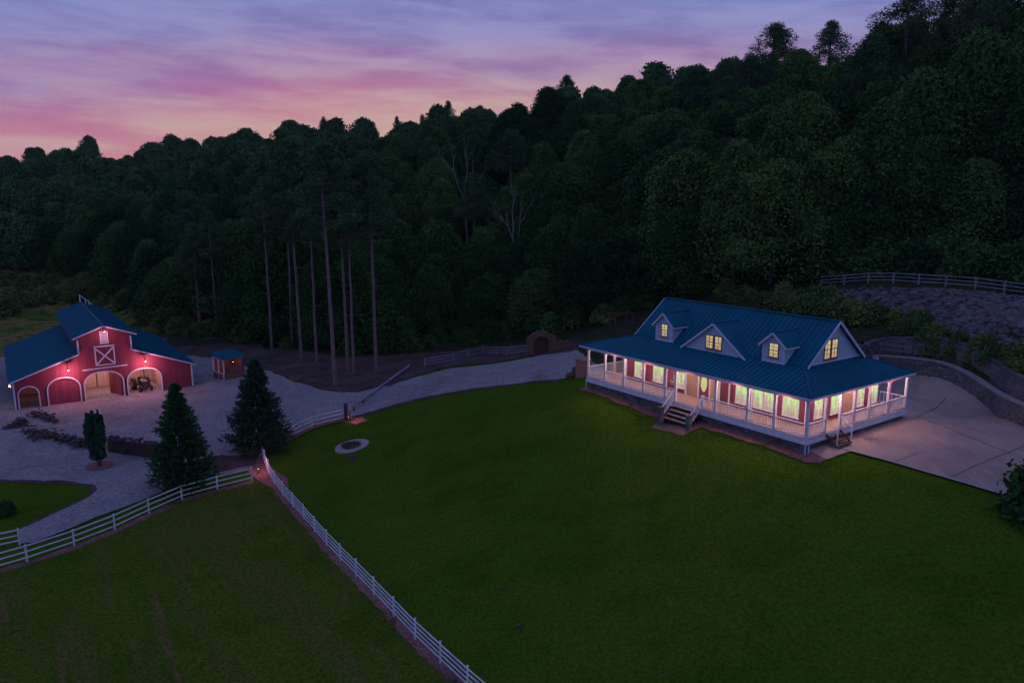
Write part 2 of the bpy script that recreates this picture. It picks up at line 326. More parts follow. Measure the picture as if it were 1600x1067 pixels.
M_found = stonemat('foundation_stone', (.10,.085,.10), (.22,.20,.24), (.03,.025,.03), 2.4)
M_retain = stonemat('retaining_block', (.105,.105,.12), (.20,.20,.225), (.05,.05,.055), 2.2)
M_archstone = stonemat('arch_stone', (.24,.14,.10), (.15,.09,.07), (.05,.035,.03), 3.0)

def windowmat(name, top, bottom, s1, s2, z0, z1):
    """lit room behind glass: brighter lampshade glow up top, pale curtain below, uneven; z in object space"""
    m = bpy.data.materials.new(name); m.use_nodes = True; t = m.node_tree; b = t.nodes['Principled BSDF']; b.inputs['Roughness'].default_value = .15; b.inputs['Base Color'].default_value = (.02,.02,.02,1)
    c = t.nodes.new('ShaderNodeTexCoord'); s = t.nodes.new('ShaderNodeSeparateXYZ'); t.links.new(c.outputs['Object'], s.inputs[0])
    mp = t.nodes.new('ShaderNodeMapping'); mp.inputs['Scale'].default_value = (4.2,4.2,.9); t.links.new(c.outputs['Object'], mp.inputs[0])
    n = t.nodes.new('ShaderNodeTexNoise'); n.inputs['Scale'].default_value = 1.2; n.inputs['Detail'].default_value = 3; t.links.new(mp.outputs[0], n.inputs['Vector'])
    r = t.nodes.new('ShaderNodeMapRange'); r.inputs[1].default_value = z0; r.inputs[2].default_value = z1; t.links.new(s.outputs[2], r.inputs[0])
    ad = t.nodes.new('ShaderNodeMath'); ad.operation = 'MULTIPLY_ADD'; t.links.new(n.outputs['Fac'], ad.inputs[0]); ad.inputs[1].default_value = 3.0; ad.inputs[2].default_value = -1.5
    a2 = t.nodes.new('ShaderNodeMath'); a2.use_clamp = True; t.links.new(ad.outputs[0], a2.inputs[0]); t.links.new(r.outputs[0], a2.inputs[1])
    mx = t.nodes.new('ShaderNodeMix'); mx.data_type = 'RGBA'; t.links.new(a2.outputs[0], mx.inputs[0]); mx.inputs[6].default_value = (*bottom, 1); mx.inputs[7].default_value = (*top, 1)
    t.links.new(mx.outputs[2], b.inputs['Emission Color'])
    ms = t.nodes.new('ShaderNodeMapRange'); ms.inputs[3].default_value = s2; ms.inputs[4].default_value = s1; t.links.new(a2.outputs[0], ms.inputs[0]); t.links.new(ms.outputs[0], b.inputs['Emission Strength'])
    MATS[name] = m; return m
M_win = windowmat('lit_window', (.44,.74,.24), (.66,.44,.36), 1.15, .62, .7, 2.2)
M_winup = windowmat('lit_window_upper', (.66,.60,.30), (.62,.40,.26), .85, .6, 4.0, 5.7)
M_oval = windowmat('lit_oval', (.50,.72,.16), (.62,.62,.20), .95, .85, 1.0, 2.3)
M_dark = mat('dark_interior', (.02,.016,.018), .9)
M_lamp = mat('lamp_glow', (.8,.6,.5), emit=(1,.62,.45), estr=14)
M_bulb = mat('bulb_glow', (.8,.6,.5), emit=(1,.58,.36), estr=30)

# ------------------------------------------------------------------ object helpers
def tag(o, label=None, cat=None, group=None, kind=None):
    if label: o['label'] = label
    if cat: o['category'] = cat
    if group: o['group'] = group
    if kind: o['kind'] = kind
    return o
def empty(name, loc, rz=0, **k):
    o = bpy.data.objects.new(name, None); COL.objects.link(o); o.location = [float(c) for c in loc]; o.rotation_euler = (0, 0, rz); o.empty_display_size = .3
    return tag(o, **k)
class MB:
    def __init__(s): s.v = []; s.f = []; s.m = []; s.cm = 0
    def face(s, pts):
        i = len(s.v); s.v += [tuple(map(float, p)) for p in pts]; s.f.append(tuple(range(i, i+len(pts)))); s.m.append(s.cm); return s
    def hexa(s, p):  # 8 points: bottom 4 ccw, top 4
        i = len(s.v); s.v += [tuple(map(float, q)) for q in p]
        for f in ((0,3,2,1),(4,5,6,7),(0,1,5,4),(1,2,6,5),(2,3,7,6),(3,0,4,7)): s.f.append(tuple(i+k for k in f)); s.m.append(s.cm)
        return s
    def box(s, x0, x1, y0, y1, z0, z1):
        return s.hexa([(x0,y0,z0),(x1,y0,z0),(x1,y1,z0),(x0,y1,z0),(x0,y0,z1),(x1,y0,z1),(x1,y1,z1),(x0,y1,z1)])
    def bar(s, p, q, w, h, up=(0,0,1)):
        p, q, up = Vector(p), Vector(q), Vector(up); d = (q-p).normalized(); sx = d.cross(up)
        sx = sx.normalized() if sx.length > 1e-4 else Vector((1,0,0)); u = sx.cross(d).normalized()
        c = [(-w/2,-h/2),(w/2,-h/2),(w/2,h/2),(-w/2,h/2)]
        a = [p+sx*x+u*y for x, y in c]; b = [q+sx*x+u*y for x, y in c]
        return s.hexa([a[0],a[1],b[1],b[0],a[3],a[2],b[2],b[3]])
    def tube(s, pts, rad, n=8, cap=True):
        pts = [Vector(p) for p in pts]; base = len(s.v); m = len(pts)
        if not hasattr(rad, '__len__'): rad = [rad]*m
        for k in range(m):
            d = (pts[min(k+1, m-1)]-pts[max(k-1, 0)]).normalized()
            a = d.orthogonal().normalized() if k == 0 else (a-d*a.dot(d)).normalized()
            b_ = d.cross(a)
            for j in range(n):
                t = 2*math.pi*j/n; s.v.append(tuple(pts[k]+(a*math.cos(t)+b_*math.sin(t))*rad[k]))
        for k in range(m-1):
            for j in range(n):
                q = base+k*n; s.f.append((q+j, q+(j+1) % n, q+n+(j+1) % n, q+n+j)); s.m.append(s.cm)
        if cap:
            s.f.append(tuple(base+j for j in reversed(range(n)))); s.m.append(s.cm)
            s.f.append(tuple(base+(m-1)*n+j for j in range(n))); s.m.append(s.cm)
        return s
    def blob(s, c, r, rng, n=1, sq=(1,1,1)):
        """an irregular stone"""
        bm = bmesh.new(); bmesh.ops.create_icosphere(bm, subdivisions=n, radius=1); i = len(s.v)
        rot = Matrix.Rotation(rng.uniform(0, 6), 3, 'Z')
        for v in bm.verts:
            k = r*rng.uniform(.72, 1.12); q = rot@Vector((v.co.x*k*sq[0], v.co.y*k*sq[1], v.co.z*k*sq[2])); s.v.append((c[0]+q.x, c[1]+q.y, c[2]+q.z))
        for f in bm.faces: s.f.append(tuple(i+v.index for v in f.verts)); s.m.append(s.cm)
        bm.free(); return s
    def build(s, name, mats, parent=None, smooth=False):
        me = bpy.data.meshes.new(name); me.from_pydata(s.v, [], s.f); me.validate()
        if not isinstance(mats, (list, tuple)): mats = [mats]
        for m in mats: me.materials.append(m)
        if len(mats) > 1 and len(me.polygons) == len(s.m): me.polygons.foreach_set('material_index', s.m)
        if smooth: me.polygons.foreach_set('use_smooth', [True]*len(me.polygons))
        o = bpy.data.objects.new(name, me); COL.objects.link(o)
        if parent: o.parent = parent
        return o
def copy_tree(o, parent=None):
    c = o.copy(); COL.objects.link(c); c.parent = parent
    for ch in list(o.children): copy_tree(ch, c)
    return c
def point_light(name, loc, e, col, parent=None, r=.08):
    l = bpy.data.lights.new(name, 'POINT'); l.energy = e; l.color = col; l.shadow_soft_size = r
    o = bpy.data.objects.new(name, l); COL.objects.link(o); o.location = loc
    if parent: o.parent = parent
    return o

# ------------------------------------------------------------------ ground sheets
def lines(a, b, fine0, fine1, step, grow=1.22, cap=40):
    L = list(np.arange(fine0, fine1+1e-6, step)); s = step; x = fine0
    lo = []
    while x > a: s = min(s*grow, cap); x -= s; lo.append(x)
    s = step; x = L[-1]; hi = []
    while x < b: s = min(s*grow, cap); x += s; hi.append(x)
    return np.array(lo[::-1]+L+hi)
gx = np.concatenate([lines(-900, -72, -70, -8, 1.6)[:-0 or None]]) if False else None
xs = np.unique(np.concatenate([lines(-900, 0, -72, 0, 1.5, cap=12)[lambda a: a < 0] if False else lines(-900, 900, -72, 14, 1.5, cap=11)]))
xs = xs[(xs < 14)]; xs = np.concatenate([xs, np.arange(14, 80, .5), lines(80, 900, 80, 82, .7, cap=11)[lambda a: a > 80] if False else np.array([x for x in lines(79, 900, 80, 81, .7, cap=11) if x >= 80])])
ys = np.concatenate([[y for y in lines(-150, 1100, 24, 44, 1.4, cap=11) if y < 44], np.arange(44, 88, .5), [y for y in lines(87, 1100, 88, 89, .7, cap=9) if y >= 88]])
XX, YY = np.meshgrid(xs, ys); pts = np.stack([XX.ravel(), YY.ravel()], 1); zz = tz(pts)
rngn = np.random.default_rng(5)
V = np.column_stack([pts, zz]); nx, ny = len(xs), len(ys)
idx = np.arange(nx*ny).reshape(ny, nx)
Fq = np.stack([idx[:-1, :-1].ravel(), idx[:-1, 1:].ravel(), idx[1:, 1:].ravel(), idx[1:, :-1].ravel()], 1)
def np_mesh(name, V, Fq, mats, mi=None, smooth=False):
    me = bpy.data.meshes.new(name); k = Fq.shape[1]
    me.vertices.add(len(V)); me.vertices.foreach_set('co', np.ascontiguousarray(V, dtype=np.float32).ravel())
    me.loops.add(Fq.size); me.loops.foreach_set('vertex_index', Fq.ravel().astype(np.int32))
    me.polygons.add(len(Fq)); me.polygons.foreach_set('loop_start', np.arange(0, Fq.size, k, dtype=np.int32)); me.polygons.foreach_set('loop_total', np.full(len(Fq), k, np.int32))
    for m in mats: me.materials.append(m)
    if mi is not None: me.polygons.foreach_set('material_index', mi.astype(np.int32))
    if smooth: me.polygons.foreach_set('use_smooth', np.ones(len(Fq), bool))
    me.update(calc_edges=True); return me
# forest edge in the photograph: ground seen above this line is woodland floor, left piece is rough field
EDGE = [(-400,425),(0,428),(60,440),(150,455),(230,500),(300,520),(400,532),(520,548),(640,545),(760,530),(830,522),(900,512),(970,492),(1050,466),(1150,458),(1280,440),(1400,430),(1500,432),(1600,440),(2100,480)]
ex, ey = zip(*EDGE)
cen = V[Fq].mean(1); dd = cen[:, 1]*cP-(cen[:, 2]-CAM_H)*sP
okd = dd > 5; px = np.where(okd, 800+F_PX*cen[:, 0]/np.where(okd, dd, 1), -9e9); py = np.where(okd, 533.5-F_PX*(cen[:, 1]*sP+(cen[:, 2]-CAM_H)*cP)/np.where(okd, dd, 1), 9e9)
edge = np.interp(px, ex, ey)+np.where(px > 280, 16, 0)
mi = np.where((cen[:, 1] > 70) & (py < edge), 1, 0)
mi = np.where((cen[:, 1] > 95) & (px < 260) & (py >= edge), 2, mi)
mi = np.where((px > 845) & (px < 1015) & (py < 566) & (cen[:, 1] > 60), 1, mi)
_sd, _tt = wall_sd(cen[:, :2]); mi = np.where((_sd > .3) & (_sd < 60) & (cen[:, 1] > 20) & (cen[:, 1] < 130) & (cen[:, 0] > 5) & (_tt > .001) & (_tt < .97), 1, mi)
mi = np.where((cen[:, 1] > 95) & (px >= 255) & (px < 360) & (py < 562), 1, mi)
mi = np.where((cen[:, 1] < 5), 0, mi)
o = bpy.data.objects.new('ground', np_mesh('ground', V, Fq, [M_grass, M_forestfloor, M_field], mi, True)); COL.objects.link(o); tag(o, kind='structure')

def sheet(name, poly, m, lift, step=.8, kind='structure', jitter=0.0, seed=1, strip=False):
    """a sheet lying on the terrain inside a world-space outline"""
    rg = random.Random(seed); P = []
    if strip:
        m_ = len(poly)//2; A_, B_ = poly[:m_], poly[m_:][::-1]; bm = bmesh.new()
        jj = lambda c: bm.verts.new((c[0]+rg.uniform(-1, 1)*jitter*.7, c[1]+rg.uniform(-1, 1)*jitter*.7, 0))
        va = [jj(c) for c in A_]; vb = [jj(c) for c in B_]
        for i in range(m_-1): bm.faces.new([va[i], va[i+1], vb[i+1], vb[i]])
        P = [v.co for v in bm.verts]
    for i in range(0 if strip else len(poly)):
        p, q = np.array(poly[i], float), np.array(poly[(i+1) % len(poly)], float); L = np.linalg.norm(q-p); n = max(1, int(L/1.0)) if jitter else 1
        for k in range(n):
            c = p+(q-p)*k/n
            if jitter and k: c = c+np.array([rg.uniform(-1, 1), rg.uniform(-1, 1)])*jitter
            P.append(c)
    if not strip:
        bm = bmesh.new(); vs = [bm.verts.new((p[0], p[1], 0)) for p in P]
        for t_ in tessellate_polygon([[Vector((p[0], p[1], 0)) for p in P]]):
            try: bm.faces.new([vs[i] for i in t_])
            except ValueError: pass
    xs_ = [p[0] for p in P]; ys_ = [p[1] for p in P]
    for ax, lo, hi in ((0, min(xs_), max(xs_)), (1, min(ys_), max(ys_))):
        v = lo+step*.37
        while v < hi:
            bmesh.ops.bisect_plane(bm, geom=bm.verts[:]+bm.edges[:]+bm.faces[:], plane_co=(v, 0, 0) if ax == 0 else (0, v, 0), plane_no=(1, 0, 0) if ax == 0 else (0, 1, 0)); v += step
    co = np.array([v.co[:2] for v in bm.verts]); z = tz(co)+lift
    for v, h in zip(bm.verts, z): v.co.z = h
    bmesh.ops.recalc_face_normals(bm, faces=bm.faces[:])
    if sum(f.normal.z for f in bm.faces) < 0: bmesh.ops.reverse_faces(bm, faces=bm.faces[:])
    me = bpy.data.meshes.new(name); bm.to_mesh(me); bm.free(); me.materials.append(m)
    me.polygons.foreach_set('use_smooth', [True]*len(me.polygons))
    o = bpy.data.objects.new(name, me); COL.objects.link(o); tag(o, kind=kind); return o
G = lambda L: [ground(x, y)[:2] for x, y in L]
def ribbon(path, w0, w1):
    """outline of a strip along a path, from offset w0 to offset w1 (to the left)"""
    P = [np.array(p[:2], float) for p in path]; A_, B_ = [], []
    for i, p in enumerate(P):
        d = P[min(i+1, len(P)-1)]-P[max(i-1, 0)]; d /= np.linalg.norm(d); n = np.array([-d[1], d[0]]); A_.append(p+n*w0); B_.append(p+n*w1)
    return A_+B_[::-1]

litter = G([(250,548),(330,522),(420,540),(520,556),(600,556),(660,552),(740,546),(800,540),(852,536),(905,532),(905,552),(848,553),(800,562),(740,570),(690,576),(645,588),(610,602),(560,612),(510,610),(460,596),(420,580),(380,572),(300,580)])
sheet('leaf_litter', litter, M_leaflitter, .06, jitter=.35)
gravel = G([(30,851),(30,828),(60,816),(110,792),(140,777),(152,766),(148,758),(110,753),(0,750),(-140,748),(-220,640),(-120,560),(0,560),(60,545)]) + [bpt(-9, 27), bpt(9, 27)] + \
    G([(330,560),(380,572),(420,580),(460,598),(510,611),(560,614),(610,603),(650,590),(700,577),(760,571),(800,565),(850,555),(900,548)]) + [hpt(6, 24)] + \
    G([(899,582),(884,592),(840,596),(780,603),(720,611),(670,620),(620,632),(580,644),(550,652),(520,660),(480,674),(440,694),(415,708),(402,722),(392,731),(330,744),(240,775),(150,809),(80,838),(55,848)])
verge = G([(899,585),(884,592),(840,596),(780,603),(720,611),(670,620),(620,632),(580,644),(560,650)])
sheet('dirt_verge', ribbon(catmull(verge, 8), -.3, .55), M_leaflitter, .045, jitter=.22, seed=33, strip=True)
verge = G([(-140,748),(0,750),(60,752),(110,753),(148,758),(152,766),(140,777),(110,792),(60,816),(30,828)])
sheet('dirt_verge', ribbon(catmull(verge, 8), -.45, .3), M_leaflitter, .045, jitter=.22, seed=34, strip=True)
sheet('gravel_drive', gravel, M_gravel, .09, jitter=.2, seed=3)
conc = [hpt(.4, .5), hpt(.5, -.5), hpt(.35, -1.3)]+G([(1330,706),(1400,725),(1500,754),(1592,782)])+G([(1800,850)])+[tuple(p) for p in WC[3:58]]+[hpt(12.2, 14), hpt(12.2, .5)]
sheet('concrete_driveway', conc, M_concrete, .07)
kp = G([(1318,703),(1400,725),(1500,754),(1592,782),(1800,850)])
sheet('driveway_kerb', ribbon(catmull(kp, 8), -.14, .10), M_kerb, .13, step=1.5, strip=True)
for pth in ([(1432,652),(1500,678),(1582,712)], [(1484,748),(1540,722),(1600,698)], [(1396,724),(1436,708)], [(1478,622),(1432,652)]):
    sheet('expansion_joint', ribbon(catmull(G(pth), 4), -.05, .05), M_joint, .085, step=2, strip=True)
sheet('soil_strip', [hpt(.3, 22), hpt(-.5, 22.0), hpt(-.6, 16), hpt(-.55, 12), hpt(-2.1, 11.6), hpt(-2.2, 8.4), hpt(-.6, 8.0), hpt(-.6, 3), hpt(-.9, -.6), hpt(-.3, -1.3), hpt(.6, -1.2), hpt(.4, .3)], M_dirt, .05, jitter=.12)

sheet('paddock', G([(-60,900),(20,889),(81,866),(180,825),(260,792),(300,778),(345,764),(396,754),(412,742),(418,745),(430,768),(462,806),(510,862),(552,905),(592,948),(640,1000),(682,1040),(730,1085),(770,1120)])+[np.array([-3, 22.]), np.array([-12, 10.]), np.array([-45, 10.]), np.array([-60, 30.])], M_paddock, .035, step=1.2)
# ------------------------------------------------------------------ fences
def fence(name, path, h, rails, spacing, label, m=M_fence, post=.10, railh=.09, group=None, cat='fence', rail_t=.045, top=.94, low=.30):
    """posts at even spacing along a smooth path, each rail one mesh"""
    P = catmull([np.array(p[:2]) for p in path], 14)
    S = [0]
    for i in range(1, len(P)): S.append(S[-1]+np.linalg.norm(P[i]-P[i-1]))
    n = max(2, round(S[-1]/spacing)); st = [np.array([np.interp(S[-1]*k/n, S, [p[j] for p in P]) for j in (0, 1)]) for k in range(n+1)]
    o0 = np.array([*st[0], gz(*st[0])]); e = empty(name, o0, label=label, cat=cat, group=group)
    zs = [gz(*q) for q in st]; rg = random.Random(len(label))
    for q, z in zip(st, zs):
        lx, ly = rg.uniform(-.015, .015), rg.uniform(-.015, .015); x, y, z = q[0]-o0[0], q[1]-o0[1], z-o0[2]
        b = MB(); w = post/2; b.hexa([(x-w,y-w,z-.15),(x+w,y-w,z-.15),(x+w,y+w,z-.15),(x-w,y+w,z-.15),(x-w+lx,y-w+ly,z+h),(x+w+lx,y-w+ly,z+h),(x+w+lx,y+w+ly,z+h),(x-w+lx,y+w+ly,z+h)]); b.build('post', m, e)
    m_ = 2*n
    for r in range(rails):
        f = low+(top-low)*r/(rails-1) if rails > 1 else top
        b = MB()
        for k in range(n):
            j = [rg.uniform(-.012, .012) for _ in range(2)]
            d = st[k+1]-st[k]; d = d/np.linalg.norm(d); nn = np.array([d[1], -d[0]])*(post/2+rail_t/2+.002)
            p, q = st[k]+nn-o0[:2], st[k+1]+nn-o0[:2]
            b.bar((*p, zs[k]-o0[2]+h*f+j[0]), (*q, zs[k+1]-o0[2]+h*f+j[1]), rail_t, railh)
        b.build('rail', m, e)
    return e
fl = G([(-40,902),(80,866),(175,830),(213,812),(258,792),(292,778),(345,764),(394,752)])
fence('board_fence', fl, 1.28, 3, 3.0, 'long white three rail board fence along the gravel drive at lower left')
fence('board_fence', G([(-60,868),(-15,861),(31,851)]), 1.25, 3, 2.6, 'short white rail fence at left edge ending beside the gravel drive')
fd = G([(410,708),(416,730),(426,752),(440,772),(470,806),(518,862),(560,905),(601,948),(650,1000),(691,1039),(740,1085),(780,1120)])
fence('board_fence', fd, 1.28, 4, 2.7, 'white board fence running diagonally downhill between the two lawns', railh=.07)
fc = G([(408,712),(424,700),(450,687),(480,672),(510,662),(540,656)])
fence('board_fence', fc, 1.3, 3, 3.4, 'curved white board fence from the conifer to the gate post', railh=.095, rail_t=.04)
p = ground(404, 741); e = empty('low_post_light', p, label='low path light glowing red beside the corner where the fences meet', cat='path light')
b = MB(); b.tube([(0,0,-.1),(0,0,.5)], .035, 8); b.build('stem', M_black, e); b = MB(); b.tube([(0,0,.56),(0,0,.62)], [.11,.03], 10); b.build('hood', M_black, e); b = MB(); b.blob((0,0,.53), .035, random.Random(2), 1); b.build('bulb', M_lamp, e)
point_light('path_lamp', (.15, 0, 1.5), 60, (1, .30, .34), e, .2)
fb = G([(664,573),(703,567),(735,558),(760,553),(800,556),(828,552)])
fence('board_fence', fb, 1.15, 3, 4.0, 'weathered rail fence on the far side of the drive beside the stone arch', m=M_fence2, post=.14)
fr = [atd(x, y, d)[:2] for x, y, d in [(1282,450,92),(1340,449,90),(1400,448,88),(1460,450,86),(1520,454,84.5),(1570,462,83),(1610,470,82),(1660,485,80)]]
fence('board_fence', fr, 1.12, 3, 2.6, 'grey three rail fence curving along the top of the rock slope', m=M_fence2, post=.13, railh=.08)
fence('board_fence', [hpt(17, 22.5), hpt(17.5, 27)], 1.2, 3, 2.2, 'short piece of rail fence behind the left end of the farmhouse', m=M_fence2, railh=.09)
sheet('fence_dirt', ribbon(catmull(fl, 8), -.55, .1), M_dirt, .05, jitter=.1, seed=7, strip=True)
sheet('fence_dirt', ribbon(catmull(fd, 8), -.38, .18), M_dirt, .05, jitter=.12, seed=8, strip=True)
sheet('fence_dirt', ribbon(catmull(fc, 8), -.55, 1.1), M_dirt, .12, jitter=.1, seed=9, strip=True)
sheet('dirt_or_glow_patch', G([(396,722),(410,712),(420,722),(440,742),(452,762),(440,772),(424,762),(405,752),(390,742)]), M_dirt, .065, jitter=.3, seed=4)  # red dirt; its bright tone also paints the pink glow at the corner
sheet('dirt_or_glow_patch', G([(536,660),(548,653),(566,652),(574,658),(556,664)]), M_dirt, .065, jitter=.2, seed=5)  # bright red dirt colour paints the pink glow at the gate post's foot
sheet('dirt_or_glow_patch', G([(300,722),(345,712),(405,712),(398,728),(350,738),(310,742)]), M_leaflitter, .11, jitter=.3, seed=6)

# ------------------------------------------------------------------ gate posts and long rail by the drive
p = ground(541, 657)
e = empty('gate_post', p, label='dark timber gate post pair at the end of the curved fence', cat='gate post')
b = MB(); b.box(-.16, .16, -.16, .16, -.2, 1.75); b.build('post', M_wood, e)
b = MB(); b.box(-.2, .2, -.2, .2, 1.75, 1.85); b.build('cap', M_wood, e)
q = ground(546, 659)
b = MB(); x, y, z = q-p; b.tube([(x+.15, y, z-.2), (x+.15, y, z+1.1)], .13, 8); b.build('post', M_wood, e)
b = MB(); b.blob((.30, -.24, .42), .02, random.Random(1), 1); b.build('low_lamp', M_lamp, e)
point_light('post_lamp', (1.1, -1.0, .8), 22, (1, .32, .34), e, .15)
p0, p1 = ground(553, 643), ground(640, 578)
e = empty('pole_barrier', p0, label='long grey timber pole rail beside the drive leading away from the gate post', cat='rail')
d = p1-p0; b = MB(); b.tube([(0, 0, .62), tuple(d*.5+[0, 0, .6]), tuple(d+[0, 0, .62])], .13, 8); b.build('rail', M_fence2, e)
for k in range(8):
    c = d*k/7; zc = gz(p0[0]+c[0], p0[1]+c[1])-p0[2]; b = MB(); b.box(c[0]-.09, c[0]+.09, c[1]-.09, c[1]+.09, zc-.2, c[2]+.58); b.build('post', M_wood, e)

# ------------------------------------------------------------------ fire ring on the lawn
def ring_stones(name, ctr, R, w, h, n, label, cat, m, seed):
    rg = random.Random(seed); e = empty(name, ctr, label=label, cat=cat)
    b = MB(); K_ = 40
    for k in range(K_):
        a0, a1 = 2*math.pi*k/K_, 2*math.pi*(k+1)/K_
        def pt(a, r, z): return (math.cos(a)*r, math.sin(a)*r, z+.8*(gz(ctr[0]+math.cos(a)*r, ctr[1]+math.sin(a)*r)-ctr[2])+(-.02 if z > 0 else -.3))
        r0, r1 = R*.52, R
        b.hexa([pt(a0,r0,-.1),pt(a1,r0,-.1),pt(a1,r1,-.1),pt(a0,r1,-.1),pt(a0,r0,.12),pt(a1,r0,.12),pt(a1,r1,.09),pt(a0,r1,.09)])
    b.build('paving_ring', M_kerb, e)
    b = MB()
    for k in range(n):
        a = 2*math.pi*k/n; x, y = math.cos(a)*R*.55, math.sin(a)*R*.55; b.blob((x, y, h*.5), h*.6, rg, sq=(1,1,.8))
    b.build('stone_rim', m, e)
    b = MB(); b.face([(math.cos(t/16*6.2832)*R*.5, math.sin(t/16*6.2832)*R*.5, +.17) for t in range(16)]); b.build('ash_bed', M_dark, e)
ring_stones('fire_ring', ground(550, 697), 1.6, .5, .3, 16, 'round stone fire ring with pale paving on the lawn near the curved fence', 'fire ring', M_dstone, 2)
sheet('dirt_or_glow_patch', G([(543,711),(558,710),(553,722),(549,724)]), M_leaflitter, .05, jitter=.1, seed=16)

# ------------------------------------------------------------------ retaining walls and rock slope
def wall_tier(name, off, t0, t1, hgt, label, base_drop=.3):
    n0, n1 = int(t0*(len(WC)-1)), int(t1*(len(WC)-1)); P = WC[n0:n1+1]
    a_ = np.array(P); d = np.gradient(a_, axis=0); d /= np.linalg.norm(d, axis=1)[:, None]; nn = np.stack([d[:, 1], -d[:, 0]], 1)   # towards behind
    A0 = a_+nn*off; A1 = a_+nn*(off+.42); zb = tz(a_+nn*(off-(.4 if off == 0 else .06))); zt = zb+hgt
    # level the coping
    zt = np.convolve(np.pad(zt, 4, mode='edge'), np.ones(9)/9, mode='valid')
    o0 = np.array([*A0[0], zb[0]]); e = empty(name, o0, label=label, cat='retaining wall')
    b = MB(); c = MB()
    for i in range(len(P)-1):
        def q(A, k, z): return (A[k][0]-o0[0], A[k][1]-o0[1], z-o0[2])
        b.hexa([q(A0,i,zb[i]-base_drop),q(A0,i+1,zb[i+1]-base_drop),q(A1,i+1,zb[i+1]-base_drop),q(A1,i,zb[i]-base_drop),q(A0,i,zt[i]),q(A0,i+1,zt[i+1]),q(A1,i+1,zt[i+1]),q(A1,i,zt[i])])
        C0 = A0-nn*.08; C1 = A1+nn*.04
        c.hexa([q(C0,i,zt[i]+.002),q(C0,i+1,zt[i+1]+.002),q(C1,i+1,zt[i+1]+.002),q(C1,i,zt[i]+.002),q(C0,i,zt[i]+.13),q(C0,i+1,zt[i+1]+.13),q(C1,i+1,zt[i+1]+.13),q(C1,i,zt[i]+.13)])
    b.build('stone_wall', M_retain, e); c.build('coping', M_kerb if off < .5 else M_rock, e)
wall_tier('retaining_wall', 0.0, 0, .93, H1+.02, 'lower dark block retaining wall with pale coping behind the driveway')
wall_tier('retaining_wall', GAP, 0, .93, H2+.02, 'upper retaining wall tier below the shrubs and the rock slope')
_a = np.array(WC[2:62]); _d = np.gradient(_a, axis=0); _d /= np.linalg.norm(_d, axis=1)[:, None]; _nn = np.stack([_d[:, 1], -_d[:, 0]], 1)
sheet('terrace_bed', list(_a+_nn*.44)+list(_a+_nn*(GAP+.02))[::-1], M_leaflitter, .05, step=.5, strip=True)
rg = random.Random(11)
b = MB(); cnt = 0
RS = [(1600,466),(1540,458),(1460,452),(1365,451),(1310,455),(1330,482),(1400,500),(1440,500),(1480,520),(1560,540),(1620,552),(1700,580),(1700,500)]
def inpoly(x, y, P):
    c = False; j = len(P)-1
    for i in range(len(P)):
        if (P[i][1] > y) != (P[j][1] > y) and x < (P[j][0]-P[i][0])*(y-P[i][1])/(P[j][1]-P[i][1])+P[i][0]: c = not c
        j = i
    return c
RW = G([(x, y) for x, y in RS]); bx0, bx1 = min(p[0] for p in RW), max(p[0] for p in RW); by0, by1 = min(p[1] for p in RW), max(p[1] for p in RW)
cand = np.array([(rg.uniform(bx0, bx1), rg.uniform(by0, by1)) for _ in range(9000)]); zc = tz(cand)
for (x, y), z in zip(cand, zc):
    if inpoly(x, y, RW) and cnt < 3200:
        b.blob((x, y, z+.05), rg.uniform(.16, .42), rg, sq=(1, .8, .7)); cnt += 1
tag(b.build('rock_slope', M_rock), label='bank of loose grey quarry rocks below the curved fence', cat='rock bank', kind='stuff')

# ------------------------------------------------------------------ farmhouse
L_, Wd = 21.44, 12.53
HZ, ZE, ZK, ZR = .34, 3.10, 4.17, 7.10
EX0, EX1, EY0, EY1 = -.32, Wd+.25, -.32, L_+.75
IX0, IX1, IY0, IY1, RX = 2.93, 9.95, 2.4, 18.3, 6.44
SL = (ZR-ZK)/(RX-IX0)
house = empty('farmhouse', (*HO[:2], HO[2]), YAW, label='long farmhouse with blue metal roof, red walls and lit wraparound porch', cat='house')
# foundation
b = MB(); b.box(.18, Wd-.18, .18, L_-.18, -1.6, -.002); b.build('foundation', M_found, house)
# porch floor with white rim
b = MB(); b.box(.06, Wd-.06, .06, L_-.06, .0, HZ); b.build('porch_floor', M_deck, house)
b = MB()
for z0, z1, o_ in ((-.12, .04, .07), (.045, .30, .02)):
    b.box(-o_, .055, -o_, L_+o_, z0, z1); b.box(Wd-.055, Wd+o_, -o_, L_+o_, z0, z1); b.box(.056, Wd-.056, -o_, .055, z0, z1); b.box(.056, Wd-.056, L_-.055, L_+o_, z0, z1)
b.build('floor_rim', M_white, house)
# walls of the body
WX0, WX1, WY0, WY1 = 2.3, 10.2, 1.5, 18.9
b = MB(); b.box(WX0, WX1, WY0, WY1, HZ+.002, 2.94); b.build('wall', M_redwall, house)
# beadboard piece and entry bay beside the door
b = MB(); b.box(WX0-.05, WX0-.002, 10.95, 12.1, HZ+.003, 2.93); b.box(WX0-.05, WX0-.002, 8.9, 9.8, HZ+.003, 2.93); b.build('entry_panel', M_plank, house)
for y in (7.95, 8.85, 12.15, 18.84, 1.6, 10.87, 5.95):
    b = MB(); b.box(WX0-.075, WX0-.051, y-.07, y+.07, HZ+.004, 2.93); b.build('corner_board', M_white, house)
b = MB(); b.box(-.1, Wd+.1, -.1, L_+.1, 2.95, 3.03); b.build('porch_ceiling', M_white, house)
# beam under the eave
b = MB()
b.box(.0, .17, .0, L_, 2.72, 2.948); b.box(Wd-.17, Wd, .0, L_, 2.72, 2.948); b.box(.171, Wd-.171, 0, .17, 2.72, 2.948); b.box(.171, Wd-.171, L_-.17, L_, 2.72, 2.948)
b.build('porch_beam', M_white, house)
